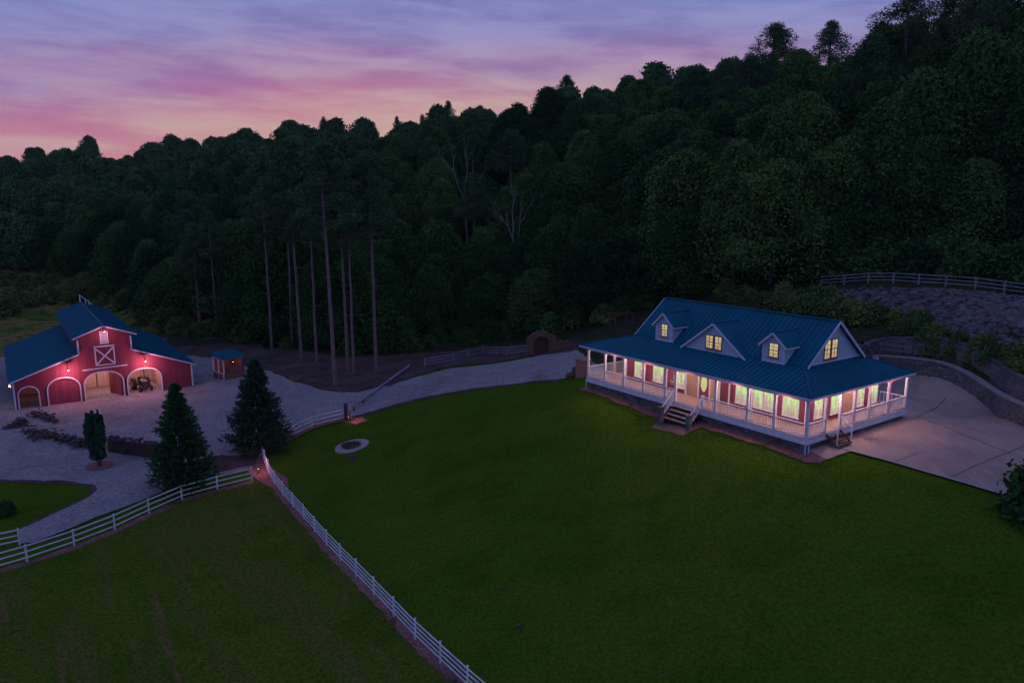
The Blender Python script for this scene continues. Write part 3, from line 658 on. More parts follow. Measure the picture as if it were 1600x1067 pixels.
# posts
fposts = [.09, 2.5, 4.65, 7.42, 8.62, 11.25, 12.3, 14.66, 16.9, 19.2, L_-.09]
sposts = [2.1, 3.85, 5.5, 7.45, 9.95, Wd-.09]
def post(x, y, z1=2.718, w=.085):
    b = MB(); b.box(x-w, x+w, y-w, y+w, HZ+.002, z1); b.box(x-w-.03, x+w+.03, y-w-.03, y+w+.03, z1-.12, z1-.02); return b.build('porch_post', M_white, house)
for y in fposts:
    if y != 8.62: post(.09, y)
    else: post(.09, y, 1.32)
for x in sposts: post(x, .09)
for x in (3.2, 6.3, 9.4, Wd-.09): post(x, L_-.09)
for y in (3.5, 7, 10.5, 14, 17.5): post(Wd-.09, y)
def railing(p, q, z0=HZ, z1=HZ, h=.88, gap=.155):
    b = MB(); p = Vector((*p, 0)); q = Vector((*q, 0)); d = q-p; L = d.length; d.normalize(); p = p+d*.09; q = q-d*.09
    b.bar(p+Vector((0,0,z0+h)), q+Vector((0,0,z1+h)), .09, .06); b.bar(p+Vector((0,0,z0+.12)), q+Vector((0,0,z1+.12)), .05, .06)
    n = int(L/gap)
    for k in range(1, n):
        c = p.lerp(q, k/n); zz_ = z0+(z1-z0)*k/n
        b.bar((c.x, c.y, zz_+.15), (c.x, c.y, zz_+h-.03), .032, .032, (1, 0, 0))
    return b.build('railing', M_white, house)
for y0, y1 in zip(fposts[:-1], fposts[1:]):
    if y0 == 8.62: continue
    railing((.09, y0), (.09, y1))
for x0, x1 in zip([.09]+sposts[:-1], sposts):
    if abs(x0-2.1) < .01: continue
    railing((x0, .09), (x1, .09))
for x0, x1 in ((.09,3.2),(3.2,6.3),(6.3,9.4),(9.4,Wd-.09)): railing((x0, L_-.09), (x1, L_-.09))
railing((Wd-.09, .09), (Wd-.09, L_-.09), gap=.3)
# front steps
zg = -.95
b = MB(); n = 5; st_y0, st_y1 = 8.7, 11.15
for k in range(n-1):
    zt_ = HZ-(k+1)*(HZ-zg)/n; b.box(-.30*(k+1)-.04, -.30*k-.07 if k == 0 else -.30*k-.04, st_y0, st_y1, zt_-.07, zt_)
b.build('stair_tread', M_deck, house)
b = MB()
for k in range(n-1):
    zt_ = HZ-(k+1)*(HZ-zg)/n; b.box(-.30*(k+1)+.02, -.30*(k+1)+.05, st_y0+.01, st_y1-.01, -1.35, zt_-.072)
b.build('stair_riser', M_dark, house)
for y in (st_y0-.16, st_y1+.16):
    b = MB(); b.bar((-.02, y, HZ+.88), (-1.30, y, zg+.98), .09, .07); b.bar((-.02, y, HZ+.12), (-1.3, y, zg+.26), .06, .08)
    for k in range(1, 8):
        t = k/8; x = -.02-1.28*t; z = HZ+(zg+.1-HZ)*t; b.bar((x, y, z+.14), (x, y, z+.86), .035, .035, (1,0,0))
    b.build('stair_rail', M_white, house)
    b = MB(); b.box(-1.58, -1.22, y-.18, y+.18, -1.4, .02); b.box(-1.62, -1.18, y-.22, y+.22, .022, .1); b.build('stone_newel', M_retain if False else M_rock, house)
# side steps to the driveway
b = MB()
for k in range(3):
    zt_ = HZ-(k+1)*.24; b.box(2.25, 3.7, -.28*(k+1)-.08, -.28*k-.075, zt_-.07, zt_)
b.build('stair_tread', M_wood, house)
for x in (2.15, 3.8):
    b = MB(); b.bar((x, -.02, HZ+.88), (x, -.85, .60), .05, .05); b.bar((x, -.85, .60), (x, -.85, -.55), .06, .06, (1,0,0)); b.build('stair_rail', M_white, house); b = MB(); b.bar((x, -.02, HZ-.1), (x, -.9, -.45), .06, .14); b.build('stringer', M_wood, house)
# windows
def window(plane, a0, a1, z0, z1, pos, out, m, name='window', cols=2, rows=4, parent=None, fr=.07, dark=None):
    """plane 'x': wall faces -x at x=pos, a along y; plane 'y': wall faces -y at y=pos, a along x"""
    def B(b, u0, u1, w0, w1, o0, o1):
        if plane == 'x': b.box(pos-out-o1, pos-out-o0, u0, u1, w0, w1)
        else: b.box(u0, u1, pos-out-o1, pos-out-o0, w0, w1)
    b = MB()
    B(b, a0-fr, a0, z0-fr, z1+fr, 0, .05); B(b, a1, a1+fr, z0-fr, z1+fr, 0, .05); B(b, a0+.0005, a1-.0005, z1, z1+fr, 0, .05); B(b, a0+.0005, a1-.0005, z0-fr, z0, 0, .05)
    B(b, a0-fr-.03, a1+fr+.03, z0-fr-.05, z0-fr-.002, 0, .09)
    mid = (z0+z1)/2
    B(b, a0+.001, a1-.001, mid-.025, mid+.025, .012, .04)
    for k in range(1, cols):
        c = a0+(a1-a0)*k/cols; B(b, c-.014, c+.014, z0+.001, mid-.026, .014, .03); B(b, c-.014, c+.014, mid+.026, z1-.001, .014, .03)
    for k in (1, 3):
        if rows < 4: break
        c = z0+(z1-z0)*k/4; B(b, a0+.002, a1-.002, c-.012, c+.012, .0145, .0285)
    w = b.build(name, M_white if m != M_winup else M_wframe, parent or house)
    b = MB(); B(b, a0+.0015, a1-.0015, z0+.0015, z1-.0015, .002, .008); b.build('pane', m, w)
    return w
M_wframe = mat('window_trim_red', (.30,.10,.10), .6)
zf0, zf1 = .82, 2.16
for c, w in ((17.35, .46), (15.15, .50), (12.75, .42), (6.85, .48), (2.78, .58)): window('x', c-w, c+w, zf0, zf1, WX0, .002, M_win)
for c in (5.43, 4.52): window('x', c-.36, c+.36, zf0, zf1, WX0, .002, M_win)
for c, w in ((3.5, .42), (5.5, .45), (8.75, .40), (10.6, .36)): window('y', c-w, c+w, .82, 2.1, WY0, .002, M_win)
b = MB(); b.box(6.45, 7.75, WY0-.05, WY0-.002, HZ+.003, 2.45); b.build('side_door', M_plank, house)
b = MB(); b.box(11.1, Wd-.5, 3.2, 3.3, HZ+.003, 2.9); b.build('service_door', M_redwall, house) if False else None
# front door with an oval light
dr = MB(); dr.box(WX0-.06, WX0-.002, 9.85, 10.80, HZ+.005, 2.55); dr.box(WX0-.075, WX0-.0605, 10.0, 10.65, HZ+.2, .85); door = dr.build('front_door', M_redwall, house)
b = MB(); c = []
for k in range(24):
    t = k/24*2*math.pi; c.append((WX0-.078, 10.33+math.cos(t)*.27, 1.60+math.sin(t)*.62))
b.face(c); b.build('oval_pane', M_oval, door)
b = MB(); b.tube([(WX0-.08, 10.33+math.cos(t/24*6.2832)*.285, 1.60+math.sin(t/24*6.2832)*.635) for t in range(25)], .025, 6, cap=False); b.build('oval_frame', M_white, door)
b = MB(); b.blob((WX0-.1, 9.93, 1.3), .04, random.Random(1)); b.build('handle', M_black, door)
b = MB(); b.box(WX0-.07, WX0-.003, 9.74, 9.845, HZ+.005, 2.66); b.box(WX0-.07, WX0-.003, 10.805, 10.845, HZ+.005, 2.66); b.build('door_trim', M_white, house)

def rib(b, p, q, up=.045, w=.05):
    b.bar(Vector(p)+Vector((0,0,up/2)), Vector(q)+Vector((0,0,up/2)), w, up)
# porch roof: four hipped slopes
b = MB(); T = .07
E0 = [(EX0,EY0),(EX1,EY0),(EX1,EY1),(EX0,EY1)]; I0 = [(IX0,IY0),(IX1,IY0),(IX1,IY1),(IX0,IY1)]
for k in range(4):
    e0, e1, i1, i0 = E0[k], E0[(k+1) % 4], I0[(k+1) % 4], I0[k]
    b.hexa([(*e0,ZE-T),(*e1,ZE-T),(*i1,ZK-T),(*i0,ZK-T),(*e0,ZE),(*e1,ZE),(*i1,ZK),(*i0,ZK)])
y = EY0+.3
while y < EY1-.1:      # ribs of the front slope
    if y < IY0: t = (y-EY0)/(IY0-EY0)
    elif y > IY1: t = (EY1-y)/(EY1-IY1)
    else: t = 1
    rib(b, (EX0, y, ZE), (EX0+(IX0-EX0)*t, y, ZE+(ZK-ZE)*t)); y += .42
x = EX0+.3
while x < EX1-.1:      # ribs of the right slope
    if x < IX0: t = (x-EX0)/(IX0-EX0)
    elif x > IX1: t = (EX1-x)/(EX1-IX1)
    else: t = 1
    rib(b, (x, EY0, ZE), (x, EY0+(IY0-EY0)*t, ZE+(ZK-ZE)*t)); rib(b, (x, EY1, ZE), (x, EY1-(EY1-IY1)*t, ZE+(ZK-ZE)*t)); x += .42
for k in range(4): b.bar((*E0[k], ZE+.04), (*I0[k], ZK+.04), .16, .05)
b.build('porch_roof', M_roof, house)
b = MB()
for k in range(4):
    p, q = E0[k], E0[(k+1) % 4]; b.bar((p[0], p[1], ZE-.12), (q[0], q[1], ZE-.12), .05, .13)
b.build('gutter', M_white, house)
# main gable roof
GY0, GY1 = IY0-.30, IY1+.25
b = MB()
XF = IX0-.02; ZF = ZK+.035
for x0, x1 in ((XF, RX), (IX1+.0, RX)):
    zt0 = ZK+.03
    b.hexa([(x0,GY0,zt0-.02),(x0,GY1,zt0-.02),(x1,GY1,ZR-.1),(x1,GY0,ZR-.1),(x0,GY0,zt0+.05),(x0,GY1,zt0+.05),(x1,GY1,ZR),(x1,GY0,ZR)])
    y = GY0+.2
    while y < GY1: rib(b, (x0, y, zt0+.05), (x1, y, ZR)); y += .42
b.bar((RX, GY0, ZR+.02), (RX, GY1, ZR+.02), .26, .06)
b.build('main_roof', M_roof, house)
for yy, s in ((IY0, -1), (IY1, 1)):
    b = MB(); b.face([(IX0+.1,yy,ZK),(IX1-.1,yy,ZK),(RX,yy,ZR-.12)] if s < 0 else [(IX1-.1,yy,ZK),(IX0+.1,yy,ZK),(RX,yy,ZR-.12)]); b.build('gable_wall', M_paleside, house)
    b = MB(); ye = GY0-.02 if s < 0 else GY1+.02
    b.bar((IX0-.05, ye, ZK-.02), (RX, ye, ZR-.06), .05, .17); b.bar((IX1+.05, ye, ZK-.02), (RX, ye, ZR-.06), .05, .17)
    b.bar((IX0+.15, yy+s*.03, ZK+.12), (IX1-.15, yy+s*.03, ZK+.12), .04, .12); b.build('rake_trim', M_white, house)
window('y', 5.22, 5.88, 4.5, 5.78, IY0, .002, M_winup); window('y', 6.08, 6.74, 4.5, 5.78, IY0, .002, M_winup)

def dormer(cy, hw, zb, ze, zr, xf, ov, wins, side=True, z0=4.55, z1=5.5):
    e = MB()
    d = empty('dormer', (0, 0, 0)); d.parent = house
    xr = IX0+(zr-ZK)/SL; xe = IX0+(ze-ZK)/SL
    b = MB()
    if side:
        b.face([(xf,cy+hw,zb),(xf,cy-hw,zb),(xf,cy-hw,ze),(xf,cy,zr-.1),(xf,cy+hw,ze)])
        for s in (-1, 1): b.face([(xf,cy+s*hw,zb),(xe+.1,cy+s*hw,ze),(xf,cy+s*hw,ze)])
        b.cm = 1
        for s in (-1, 1): b.bar((xf-.02, cy+s*(hw-.06), zb), (xf-.02, cy+s*(hw-.06), ze-.05), .03, .11, (0,0,1) if False else (0,1,0))
        b.bar((xf-.02, cy-hw, zb+.06), (xf-.02, cy+hw, zb+.06), .035, .11)
        for s in (-1, 1): b.bar((xf, cy+s*(hw+.012), zb+.03), (xe, cy+s*(hw+.012), ze), .03, .1)
    else:
        b.face([(xf,cy+hw,zb),(xf,cy-hw,zb),(xf,cy,zr-.1)]); b.cm = 1
        b.bar((xf-.02, cy-hw+.1, zb+.05), (xf-.02, cy+hw-.1, zb+.05), .035, .1)
    b.build('dormer_wall', [M_paleside, M_white], d)
    m = (zr-ze)/hw if side else (zr-zb)/hw
    oe = ov if side else .12; z_e = (ze if side else zb)-m*oe; x_e = IX0+(z_e-ZK)/SL; xo = xf-.22
    b = MB()
    for s in (-1, 1):
        A_ = [(xo,cy+s*(hw+oe),z_e),(x_e if x_e > xo else xo+.05,cy+s*(hw+oe),z_e),(xr+.05,cy,zr),(xo,cy,zr)]
        b.hexa([(p[0],p[1],p[2]-.05) for p in A_]+[(p[0],p[1],p[2]+.02) for p in A_])
        k = xo+.1
        while k < xr:
            t = 0 if k <= x_e else (k-x_e)/max(xr-x_e, .01); yb = hw+oe
            rib(b, (k, cy+s*yb*(1-t), z_e+(zr-z_e)*t+.02), (k, cy, zr+.02), .035, .035); k += .42
    b.bar((xo, cy, zr+.04), (xr+.05, cy, zr+.04), .16, .05)
    b.build('dormer_roof', M_roof, d)
    b = MB()
    for s in (-1, 1):
        b.bar((xo-.02, cy+s*(hw+oe), z_e-.05), (xo-.02, cy, zr-.05), .04, .14)
        if side: b.bar((xo, cy+s*(hw+oe+.01), z_e-.06), (x_e, cy+s*(hw+oe+.01), z_e-.06), .04, .1)
    b.build('dormer_trim', M_white, d)
    for a0, a1 in wins: window('x', a0, a1, z0, z1, xf, .002, M_winup, parent=d, fr=.06)
dormer(15.15, .93, 4.12, 5.58, 6.45, 2.80, .22, [(14.80, 15.42)])
dormer(4.78, .92, 4.12, 5.52, 6.30, 2.80, .22, [(4.42, 5.10)])
dormer(9.9, 3.1, 4.02, 4.05, 6.30, 2.62, .1, [(9.18, 9.78), (9.98, 10.62)], side=False, z0=4.35, z1=5.3)
# down pipes and splash blocks
for q in ([(-.03, .02, -.05), (-.03, .02, -.85), (-.35, -.1, -.95)], [(.25, -.05, -.05), (.25, -.05, -.8), (-.2, -.35, -.95)], [(-.05, L_, -.05), (-.05, L_, -.9), (-.35, L_+.1, -1.0)]):
    b = MB(); b.tube(q, .05, 6); b.build('downpipe', M_white, house)
# porch lights: flush fittings on the porch ceiling
PCOL = (1.0, .57, .47)
for x, y, e_ in [(.8, 1.4, 34), (.8, 3.8, 34), (.8, 6.4, 34), (.8, 9.9, 40), (.8, 13.2, 34), (.8, 15.8, 34), (.8, 18.4, 28), (3.0, .5, 34), (5.4, .5, 38), (8.0, .5, 38), (10.8, .6, 34), (2.2, 20.2, 24), (7, 20.2, 24)]:
    b = MB(); b.tube([(x, y, 2.90), (x, y, 2.947)], [.09, .12], 12); lo = b.build('ceiling_light', M_lamp, house)
    point_light('porch_lamp', (x, y, 2.78), e_*2.5, PCOL, house)
for x, y, e_ in [(1.2, -.17, 30), (4.6, -.17, 44), (7.4, -.17, 44), (10.4, -.17, 36), (-.17, 1.6, 26), (-.17, 5.6, 26), (-.17, 9.9, 18), (-.17, 14, 26), (-.17, 18, 26)]:  # added red lamps, not known fittings: they redden the ground along the house
    b = MB(); b.tube([(x, y, ZE-.10), (x, y, ZE-.065)], .05, 10); b.build('added_eave_light', M_lamp, house)
    point_light('added_eave_lamp', (x-.0 if x > 0 else x-.2, y if y > 0 else y-.2, ZE-.5), e_*.46, (1, .20, .19), house)
# hanging basket left of the door
b = MB(); rg = random.Random(3)
b.tube([(.9, 12.35, 2.94), (.9, 12.35, 2.0)], .01, 4); b.build('basket_chain', M_black, house) if False else None

# things standing on the porch
def porch_thing(name, label, cat, x, y, rz=0):
    p = hpt(x, y); return empty(name, (p[0], p[1], HO[2]+HZ+.001), YAW+rz, label=label, cat=cat)
def chair(x, y, rz, label):
    e = porch_thing('porch_chair', label, 'chair', x, y, rz)
    b = MB(); b.box(-.26, .26, -.26, .26, .40, .45); b.build('seat', M_white, e)
    b = MB()
    for k in range(5): b.box(.24, .27, -.25+k*.11, -.18+k*.11, .46, 1.05)
    b.box(.235, .275, -.27, .27, 1.05, 1.12); b.build('backrest', M_white, e)
    for sx in (-.22, .22):
        for sy in (-.22, .22): b = MB(); b.box(sx-.025, sx+.025, sy-.025, sy+.025, 0, .398); b.build('leg', M_white, e)
    for sy in (-.25, .25): b = MB(); b.box(-.26, .23, sy-.03, sy+.03, .62, .66); b.box(-.24, -.2, sy-.02, sy+.02, .452, .619); b.build('armrest', M_white, e)
def basket(x, y, label):
    p = hpt(x, y); e = empty('hanging_basket', (p[0], p[1], HO[2]+1.45), YAW, label=label, cat='hanging basket')
    b = MB(); b.tube([(0,0,0),(0,0,.12),(0,0,.22)], [.08,.17,.2], 10); b.build('basket', M_white, e)
    b = MB(); rg = random.Random(4)
    for k in range(70):
        a = rg.uniform(0, 6.28); r = rg.uniform(0, .3); c = Vector((math.cos(a)*r, math.sin(a)*r, .25+rg.uniform(-.28, .16))); u = Vector((rg.gauss(0,1),rg.gauss(0,1),rg.gauss(0,1))).normalized()*.06; v = u.orthogonal()*.9
        b.face([c-u-v, c+u-v, c+u+v, c-u+v])
    b.build('plant', M_paleplant, e)
    b = MB(); b.tube([(0,0,.2),(0,0,1.48)], .012, 4); b.build('hook', M_white, e)
M_paleplant = mat('pale_plant', (.4,.42,.3), .7, (.22,.28,.14), 5)
basket(.6, 11.9, 'pale trailing plant in a basket hanging left of the porch steps')

# ------------------------------------------------------------------ barn
barn = empty('barn', BO, YAW, label='red barn with raised centre roof, arched white trimmed bays and lit front', cat='barn')
BX0, BX1, BC, DEP = -11.0, 7.35, -1.82, 25.0
CX0, CX1 = -4.5, .92
def ztop(x):
    if x <= CX0: return 3.15+(x-BX0)/(CX0-BX0)*(5.62-3.15)
    if x >= CX1: return 3.0+(BX1-x)/(BX1-CX1)*(5.60-3.0)
    return 8.5-abs(x-BC)*.42
bays = [(-10.6, -8.65, 2.55), (-7.85, -4.65, 3.1), (-4.25, -.25, 3.3), (.15, 3.85, 3.15)]
def zarch(x):
    for x0, x1, h in bays:
        if x0 < x < x1:
            c, r = (x0+x1)/2, (x1-x0)/2; k = (x-c)/r; rise = min(r, h*.42); return h-rise+rise*math.sqrt(max(0, 1-abs(k)**2.3))
    return 0
xs_ = set(np.linspace(BX0, BX1, 130)); eps = 1e-3
for x0, x1, h in bays: xs_ |= {x0-eps, x0+eps, x1-eps, x1+eps}
xs_ |= {CX0-eps, CX0+eps, CX1-eps, CX1+eps, BC}; xs_ = sorted(xs_)
b = MB()
for x0, x1 in zip(xs_[:-1], xs_[1:]):
    if x1-x0 < 2.5*eps: continue
    xm0, xm1 = x0+1e-5, x1-1e-5
    a0, a1, t0, t1 = zarch(xm0), zarch(xm1), ztop(xm0), ztop(xm1)
    for yy in (0, .22): b.face([(x0,yy,a0-.3 if a0 == 0 else a0),(x1,yy,a1-.3 if a1 == 0 else a1),(x1,yy,t1),(x0,yy,t0)])
    if a0 or a1: b.face([(x0,0,a0),(x0,.22,a0),(x1,.22,a1),(x1,0,a1)])
for x0, x1, h in bays:
    for x in (x0, x1): b.face([(x,0,-.3),(x,.22,-.3),(x,.22,zarch(x0+.01)),(x,0,zarch(x0+.01))])
b.build('front_wall', M_barnred, barn)
b = MB()
b.box(BX0, BX0+.2, .23, DEP, -.4, 3.05); b.box(BX1-.2, BX1, .23, DEP, -.4, 2.95); b.box(BX0, BX1, DEP+.001, DEP+.2, -.4, 3.0)
b.box(CX0, CX0+.15, .23, DEP, 5.3, 7.2); b.box(CX1-.15, CX1, .23, DEP, 5.3, 7.2)
b.build('side_wall', M_barnred, barn)
# inner partitions and back room wall
M_stall = siding('stall_boards', (.46,.31,.32), (.64,.48,.48), 3.5)
b = MB(); b.box(CX0, CX1, 7.0, 7.15, -.2, 6.5); b.box(BX0+.3, CX0-.001, 7.0, 7.15, -.2, 2.9); b.box(CX1+.001, BX1-.3, 7.0, 7.15, -.2, 2.9); b.box(CX1+.001, 4.1, 7.0, 7.15, 2.901, 4.1); 
for x in (-8.25, -4.45, -.05, 4.1): b.box(x-.06, x+.06, .3, 6.95, -.2, 3.9 if x != -8.25 else 3.4)
b.build('partition', M_stall, barn)
b = MB(); b.box(-2.4, -2.3, 6.9, 6.97, .0, 2.6); b.box(-1.0, -.9, 6.9, 6.97, 0, 2.6); b.box(-2.4, -.9, 6.9, 6.97, 2.61, 2.7); b.box(2.9, 3.0, 6.9, 6.97, 0, 3.2); b.build('inner_trim', M_wood, barn)
b = MB(); b.box(-7.95, -4.55, .25, .33, -.2, 3.2); b.build('bay_door', M_barnred, barn)
b = MB(); b.hexa([(-.45,.35,.05),(-.25,.35,.05),(-1.3,2.6,.05),(-1.45,2.55,.05),(-.45,.35,2.7),(-.25,.35,2.7),(-1.3,2.6,2.7),(-1.45,2.55,2.7)]); b.build('swung_door', M_barnred, barn)
# concrete kerb under the right end of the barn
b = MB(); b.box(3.9, BX1+.05, -.12, -.003, -.4, .28); b.build('plinth', M_rock, barn)
# arch trims
for x0, x1, h in bays:
    c, r = (x0+x1)/2, (x1-x0)/2; b = MB(); P = [(x0, -.04, -.25)]
    for k in range(0, 25):
        t = math.pi-math.pi*k/24; kx = math.cos(t); xx = c+kx*r; rise = min(r, h*.42); P.append((xx, -.04, h-rise+rise*math.sqrt(max(0, 1-abs(kx)**2.3))))
    P.append((x1, -.04, -.25))
    for p, q in zip(P[:-1], P[1:]): b.bar(p, q, .12, .16, (0, 1, 0))
    b.build('arch_trim', M_white, barn)
# white edge trims
b = MB(); o_ = -.05
def rl(p, q, w=.16): b.bar((p[0], o_, p[1]), (q[0], o_, q[1]), w, .08, (0, 1, 0))
rl((BX0+.07, -.2), (BX0+.07, 3.1)); rl((BX1-.07, -.2), (BX1-.07, 2.95)); rl((CX0+.02, 5.6), (CX0+.02, 7.2)); rl((CX1-.02, 5.55), (CX1-.02, 7.2))
b.build('corner_trim', M_white, barn)
b = MB(); o_ = -.36
rl((BX0-.35, 3.10), (CX0-.02, 5.58), .14); rl((CX1+.02, 5.55), (BX1+.45, 2.90), .14); rl((CX0-.5, 7.33), (BC, 8.58), .14); rl((BC, 8.58), (CX1+.62, 7.33), .14)
b.build('barge_board', M_white, barn)
# roofs
def slope(b, x0, z0, x1, z1, y0, y1, t=.08, gap=.5, ribs=True):
    b.hexa([(x0,y0,z0-t),(x1,y0,z1-t),(x1,y1,z1-t),(x0,y1,z0-t),(x0,y0,z0),(x1,y0,z1),(x1,y1,z1),(x0,y1,z0)])
    if ribs:
        y = y0+.05
        while y <= y1: rib(b, (x0, y, z0), (x1, y, z1), .03, .04); y += gap
b = MB(); slope(b, BX0-.4, 3.16, CX0, 5.68, -.32, DEP+.3); slope(b, BX1+.5, 2.96, CX1, 5.66, -.32, DEP+.3); b.build('lower_roof', M_roofb, barn)
b = MB(); slope(b, CX0-.55, 7.40, BC, 8.68, -.32, DEP+.3); slope(b, CX1+.66, 7.40, BC, 8.68, -.32, DEP+.3); b.bar((BC, -.32, 8.7), (BC, DEP+.3, 8.7), .3, .06); b.build('upper_roof', M_roofb, barn)
b = MB(); b.box(BC-.08, BC+.08, DEP-.2, DEP, 8.6, 9.75); b.bar((BC, DEP-.1, 9.7), (BC+1.5, DEP-.1, 8.2), .1, .1); b.box(BC+.5, BC+.62, DEP-1.2, DEP-1.05, 8.3, 9.1); b.box(BC+.9, BC+1.0, DEP-1.2, DEP-1.05, 8.1, 8.95); b.bar((BC+.5, DEP-1.12, 9.05), (BC+1.0, DEP-1.12, 8.9), .08, .08); b.build('roof_vent', M_white, barn)
# loft door with white cross
b = MB(); x0, x1, z0, z1 = -2.86, -.95, 4.08, 6.12
b.box(x0, x1, -.06, -.003, z0, z1); loft = b.build('loft_door', M_barnred, barn)
b = MB(); o_ = -.1
rl((x0, z0), (x0, z1), .13); rl((x1, z0), (x1, z1), .13); rl((x0-.1, z1+.12), (x1+.1, z1+.12), .13); rl((x0, z0), (x1, z0), .11); o_ = -.13; rl((x0, z0+.05), (x1, z1-.05), .14); o_ = -.16; rl((x0, z1-.05), (x1, z0+.05), .14); b.build('cross_brace', M_white, loft)
b = MB(); o_ = -.1; rl((-4.3, 3.68), (.3, 3.78), .13); b.build('door_rail', M_white, barn)
b = MB()
for k in range(7): b.hexa([(-2.15,-.10,6.55+k*.19),(-1.5,-.10,6.55+k*.19),(-1.5,-.02,6.60+k*.19),(-2.15,-.02,6.60+k*.19),(-2.15,-.10,6.60+k*.19),(-1.5,-.10,6.60+k*.19),(-1.5,-.02,6.66+k*.19),(-2.15,-.02,6.66+k*.19)])
o_ = -.09; rl((-2.2, 6.5), (-2.2, 7.9), .09); rl((-1.45, 6.5), (-1.45, 7.9), .09); rl((-2.25, 7.93), (-1.4, 7.93), .09); b.build('louvre_vent', M_white, barn)
# lamps
BCOL = (1.0, .34, .42)
for x, z, e_ in ((-5.72, 4.05, 100), (2.12, 4.12, 100), (-1.8, 8.06, 26)):
    b = MB(); b.tube([(x, -.01, z+.15), (x, -.5, z+.35), (x, -.95, z+.15)], .025, 6); lf = b.build('lamp_arm', M_black, barn)
    b = MB(); b.tube([(x, -.95, z+.16), (x, -.95, z+.02)], [.05, .2], 10, cap=False); b.build('lamp_shade', M_black, barn)
    b = MB(); b.blob((x, -.95, z+.0), .07 if z < 5 else .04, random.Random(2), 2); b.build('lamp_bulb', M_bulb, barn)
    point_light('barn_lamp', (x, -1.25, z-.35), e_*2.9, BCOL, barn, .1)
for x, e_ in ((-2.25, 330), (2.0, 270), (-6.2, 5)):
    point_light('barn_inner_lamp', (x, 3.6, 3.3), e_, (1, .50, .44), barn, .15)
    b = MB(); b.blob((x, 3.6, 3.55), .09, random.Random(3), 2); b.build('lamp_bulb', M_bulb, barn)
point_light('barn_inner_lamp', (-9.6, 4.5, 2.6), 26, (1, .36, .30), barn, .15)
# lamp on left side wall
b = MB(); b.blob((BX0-.25, 1.5, 2.5), .09, random.Random(3), 2); b.build('lamp_bulb', M_bulb, barn)
point_light('barn_side_lamp', (BX0-.35, 1.5, 2.4), 10, BCOL, barn, .1)

# tractor in the right bay
M_tractor = mat('tractor_paint', (.05,.03,.035), .5, (.03,.025,.03), 3)
p = bpt(2.0, 2.2)
tr = empty('tractor', (p[0], p[1], gz(*p)+.05), YAW+.15, label='small dark tractor parked in the right lit bay of the red barn', cat='tractor')
b = MB(); b.hexa([(-.35,-1.4,.6),(.35,-1.4,.6),(.3,.1,.6),(-.3,.1,.6),(-.3,-1.35,1.25),(.3,-1.35,1.25),(.3,.1,1.35),(-.3,.1,1.35)]); b.box(-.45, .45, .1, 1.2, .55, .85); b.build('body', M_tractor, tr)
for sx in (-.75, .75):
    b = MB(); b.tube([(sx-.18, .75, .72), (sx+.18, .75, .72)], .72, 20); w = b.build('rear_wheel', M_rubber, tr); b = MB(); b.tube([(sx-.19, .75, .72), (sx+.19, .75, .72)], .36, 14); b.build('rim', M_kerb, w)
    b = MB(); b.tube([(sx*.8-.1, -1.1, .38), (sx*.8+.1, -1.1, .38)], .38, 16); w = b.build('front_wheel', M_rubber, tr); b = MB(); b.tube([(sx*.8-.11, -1.1, .38), (sx*.8+.11, -1.1, .38)], .2, 12); b.build('rim', M_kerb, w)
b = MB(); b.box(-.25, .25, .5, .95, .86, 1.0); b.box(-.25, .25, .9, 1.0, 1.0, 1.45); b.build('seat', M_black, tr)
b = MB(); b.tube([(.18*math.cos(t), .25+.06*math.sin(t), 1.55+.17*math.sin(t)) for t in np.linspace(0, 6.283, 17)], .02, 6, cap=False); b.tube([(0, .1, 1.3), (0, .25, 1.55)], .02, 6); b.build('steering_wheel', M_black, tr)
b = MB(); b.tube([(-.15, -.9, 1.2), (-.15, -.9, 1.9)], .035, 8); b.build('exhaust_pipe', M_black, tr)

# ------------------------------------------------------------------ small hut beside the barn
p = ground(350.5, 595.5)
hut = empty('small_hut', (p[0], p[1], p[2]), YAW+.22, label='small open sided timber hut with blue metal roof beside the barn', cat='hut')
hw, hd, hh = 2.75, 2.9, 2.75
for x in (.07, hw-.07):
    for y in (.07, hd/2, hd-.07):
        if y == hd/2 and x > 1: continue
        b = MB(); b.box(x-.07, x+.07, y-.07, y+.07, -.1, hh+(.0 if y < hd else 0)); b.build('post', M_white if x < 1 else M_wood, hut)
b = MB(); b.box(.03, hw-.03, -.0, .06, 0, .9); b.box(0, .06, .07, hd-.07, 0, .85); b.box(hw-.06, hw, .07, hd-.07, 0, hh-.05); b.box(.03, hw-.03, hd-.06, hd, 0, hh-.1); b.box(.9, hw-.15, 0.001, .05, .92, 1.8); b.build('board_wall', M_hut, hut)
b = MB(); b.box(-.02, .08, .0, hd, .86, .93); b.box(-.02, hw, -.03, .07, hh-.08, hh+.02); b.box(-.02, .08, .071, hd, hh-.08, hh+.02); b.build('frame', M_white, hut)
b = MB(); b.hexa([(-.25,-.35,hh+.03),(hw+.25,-.35,hh+.03),(hw+.25,hd+.25,hh+.5),(-.25,hd+.25,hh+.5),(-.25,-.35,hh+.1),(hw+.25,-.35,hh+.1),(hw+.25,hd+.25,hh+.57),(-.25,hd+.25,hh+.57)])
x = -.2
while x < hw+.25: b.bar((x, -.35, hh+.12), (x, hd+.25, hh+.59), .04, .04); x += .35
b.build('roof', M_roofb, hut)
b = MB(); b.blob((hw*.7, 1.2, 2.02), .03, random.Random(1), 1); b.build('lamp_bulb', M_lamp, hut)
point_light('hut_lamp', (hw*.4, 1.2, 1.9), 16, BCOL, hut, .08)

